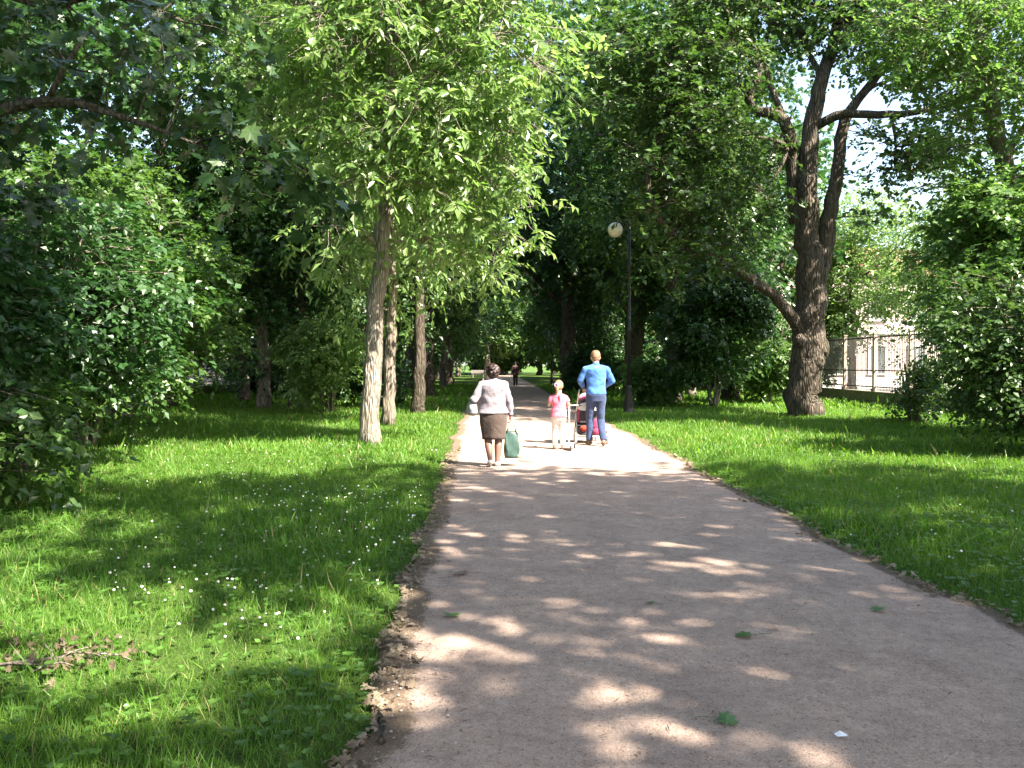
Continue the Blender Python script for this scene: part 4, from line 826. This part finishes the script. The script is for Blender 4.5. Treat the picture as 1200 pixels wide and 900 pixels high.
mb = MB(); mb.box((0, -.24, .075), (.12, .44, .025)); mb.box((0, -.02, .10), (.20, .05, .03)); mb.build('deck', plain('deck', (.35, .33, .36), .5), e, smooth=False)
wheel(e, (-.105, .0, .06), .06, .03, M['rubber'], M['alu']); wheel(e, (.105, .0, .06), .06, .03, M['rubber'], M['alu']); wheel(e, (0, -.50, .05), .05, .03, M['rubber'], M['alu'])
# the stroller
e = empty('stroller', (mx_ - .075, my_ + .62, .03), R(4), 'pink and dark baby stroller with pale wheels in front of the man', 'stroller')
fr = MB()
for s in (-1, 1):
    fr.tube([(s * .24, -.31, 1.08), (s * .25, -.25, .98), (s * .26, .0, .55), (s * .24, .38, .20)], .014, 8); fr.tube([(s * .26, -.06, .64), (s * .29, -.22, .30), (s * .30, -.28, .15)], .013, 8); fr.tube([(s * .24, .38, .2), (s * .22, .44, .10)], .012, 8)
fr.tube([(-.30, -.28, .15), (.30, -.28, .15)], .011, 8); fr.tube([(-.27, -.1, .36), (.27, -.1, .36)], .010, 8); fr.tube([(-.24, .38, .2), (.24, .38, .2)], .011, 8); fr.build('frame', M['alu'], e)
mb = MB(); mb.tube([(-.24, -.31, 1.08), (-.2, -.335, 1.10), (.2, -.335, 1.10), (.24, -.31, 1.08)], .017, 10); mb.build('handle', M['rubber'], e)
dk = fabric('stroller_dark', (.05, .045, .055)); pk = fabric('stroller_pink', (.40, .05, .12)); wh = fabric('stroller_white', (.62, .60, .62))
for i, (a0, a1, m_) in enumerate([(0, 32, wh), (32, 50, dk), (50, 72, pk), (72, 100, wh), (100, 128, dk), (128, 160, pk)]):      # hood gores
    mb = MB(); nu, nv = 5, 15; v = []
    for iu in range(nu):
        th = R(a0 + (a1 - a0) * iu / (nu - 1) - 8)
        for iv in range(nv):
            ph = math.pi * iv / (nv - 1); rr = 1 + .03 * math.sin(math.pi * iu / (nu - 1)); yz = math.sin(ph) ** .7 * .30 * rr
            v.append((-.25 * np.sign(math.cos(ph)) * abs(math.cos(ph)) ** .6, -.02 - yz * math.cos(th), .70 + yz * math.sin(th)))
    i_ = np.arange(nu - 1)[:, None] * nv; j_ = np.arange(nv - 1)[None]; mb.add(v, np.stack([i_ + j_, i_ + j_ + 1, i_ + nv + j_ + 1, i_ + nv + j_], -1).reshape(-1, 4)); mb.build('hood_panel', m_, e)
mb = MB(); mb.box((0, -.16, .62), (.44, .05, .42)); mb.box((0, .08, .44), (.44, .46, .06)); mb.box((0, .34, .34), (.4, .05, .24)); sculpt('seat', mb, dk, .014, 4, e)
for s in (-1, 1): mb = MB(); mb.box((s * .235, .02, .56), (.03, .36, .26)); sculpt('side_panel', mb, pk, .012, 3, e)
mb = MB(); mb.box((0, .04, .24), (.42, .40, .16)); o = sculpt('basket', mb, dk, .014, 4, e)
mb = MB(); mb.ball((-.12, -.15, .30), (.09, .07, .06), noise=.05); o = sculpt('rolled_blanket', mb, fabric('blanket_orange', (.42, .04, .02)), .01, 3, e)
mb = MB(); mb.ball((.12, -.17, .38), (.09, .06, .13), noise=.04); mb.ball((.12, -.17, .25), (.09, .07, .08)); sculpt('pouch', mb, pk, .01, 3, e)
for s in (-1, 1): wheel(e, (s * .32, -.28, .14), .14, .045, M['white_tyre'], M['alu']); wheel(e, (s * .21, .44, .095), .095, .04, M['white_tyre'], M['alu'])
# the distant walker
def hair_d(m, h, r): m.ball((h[0], h[1] - r * .06, h[2] + r * .16), (r * .85, r * .98, r * .95))
J = dict(head=(0, .04, 1.63), hr=.115, sh=(.19, 0, 1.42), hip=(.09, 0, .88), waist=1.07, w=1.1, elL=(-.26, 0, 1.14), wrL=(-.27, .06, .88), elR=(.26, -.03, 1.14), wrR=(.27, .1, .90),
         knL=(-.09, .12, .49), anL=(-.08, .2, .09), toL=(-.09, .33, .035), knR=(.09, .0, .48), anR=(.09, -.2, .12), toR=(.09, -.08, .035), pL=(1, 0, 0), pR=(-1, 0, 0), hairm=M['rubber'])
human(J, (.25, 62, .03), 0, M['skin_tan'], fabric('coat_dark', (.06, .035, .035)), fabric('trousers_black', (.025, .025, .03)), hair_d, M['rubber'], 'distant walker in dark clothes far down the path', jacket_z=(.78, 1.4), build=1.08, vox=.014, topname='coat')
e = empty('carrier_bag', (-.04, 62.08, .42), 0, 'white carrier bag held low by the distant walker', 'bag')
mb = MB(); mb.ball((0, 0, .14), (.13, .07, .18), noise=.03); sculpt('bag_body', mb, plain('bag_white', (.7, .72, .68), .5), .015, 2, e); mb = MB(); mb.tube([(-.05, 0, .28), (0, 0, .42), (.05, 0, .28)], .012, 6); mb.build('handle', M['white_tyre'], e)

# ---------------------------------------------------------------- lamps and bench
M['lamp_black'] = plain('lamp_iron', (.035, .035, .033), .45, .4, scale=40)
m, nt, b, o = newmat('opal_glass'); n = noise(nt, 6); r_ = ramp(nt, n.outputs[0], [(.3, (.70, .63, .50)), (.7, (.80, .74, .62))]); nt.links.new(r_.outputs[0], b.inputs['Base Color']); b.inputs['Roughness'].default_value = .35; b.inputs['Subsurface Weight'].default_value = .3; b.inputs['Subsurface Radius'].default_value = (.1, .1, .1); M['opal'] = m
x, y = G(737, 487)
e = empty('street_lamp', (x, y, .03), 0, 'tall black lamp post with one round cream globe, right of the path', 'street lamp')
mb = MB(); mb.tube([(0, 0, z) for z in (0, .06, .10, .28, .34, .62, .68, .82, .86, .92)], [.22, .22, .17, .155, .165, .10, .115, .085, .11, .075], 16); mb.build('base', M['lamp_black'], e)
mb = MB(); mb.tube([(0, 0, .90), (0, 0, 2.6), (0, 0, 2.62), (0, 0, 2.7), (0, 0, 2.72), (0, 0, 4.6), (0, 0, 4.62), (0, 0, 4.72), (0, 0, 4.74), (0, 0, 5.95)], [.065, .056, .075, .075, .054, .046, .062, .062, .042, .035], 14); mb.ball((0, 0, 6.0), (.05, .05, .09)); mb.build('pole', M['lamp_black'], e)
mb = MB(); mb.tube([(0, 0, 5.75), (-.14, 0, 6.0), (-.30, 0, 6.12), (-.42, 0, 6.10), (-.44, 0, 6.02)], .017, 8); mb.tube([(0, 0, 5.6), (-.10, 0, 5.8), (-.22, 0, 5.95), (-.16, 0, 6.0)], .010, 6); mb.tube([(0, 0, 5.85), (.12, 0, 6.0), (.28, 0, 6.10), (.34, 0, 6.06)], .013, 6); mb.tube([(-.44, 0, 6.05), (-.44, 0, 5.97)], [.05, .10], 14); mb.build('bracket', M['lamp_black'], e)
mb = MB(); mb.ball((-.44, 0, 5.76), .232, seg=32, rings=20); mb.build('globe', M['opal'], e)
c = copy_tree(e); c.location = (2.9, 62, .03); c.rotation_euler = (0, 0, R(180)); tag(c, 'far lamp post standing right of the path near the distant walker')
M['wood_grey'] = plain('weathered_wood', (.17, .155, .14), .85)
e = empty('bench', (-3.9, 98, .05), R(12), 'small grey bench at the left edge of the far path', 'bench')
mb = MB(); [mb.box((0, -.12 + k * .12, .45), (1.5, .10, .035)) for k in range(4)]; mb.build('seat', M['wood_grey'], e, smooth=False)
mb = MB(); [mb.box((0, .32, .6 + k * .12), (1.5, .035, .10)) for k in range(3)]; mb.build('backrest', M['wood_grey'], e, smooth=False)
for s in (-1, 1): mb = MB(); mb.box((s * .6, .08, .22), (.08, .42, .42)); mb.box((s * .6, .345, .62), (.06, .04, .5)); mb.build('leg', M['concrete'], e, smooth=False)
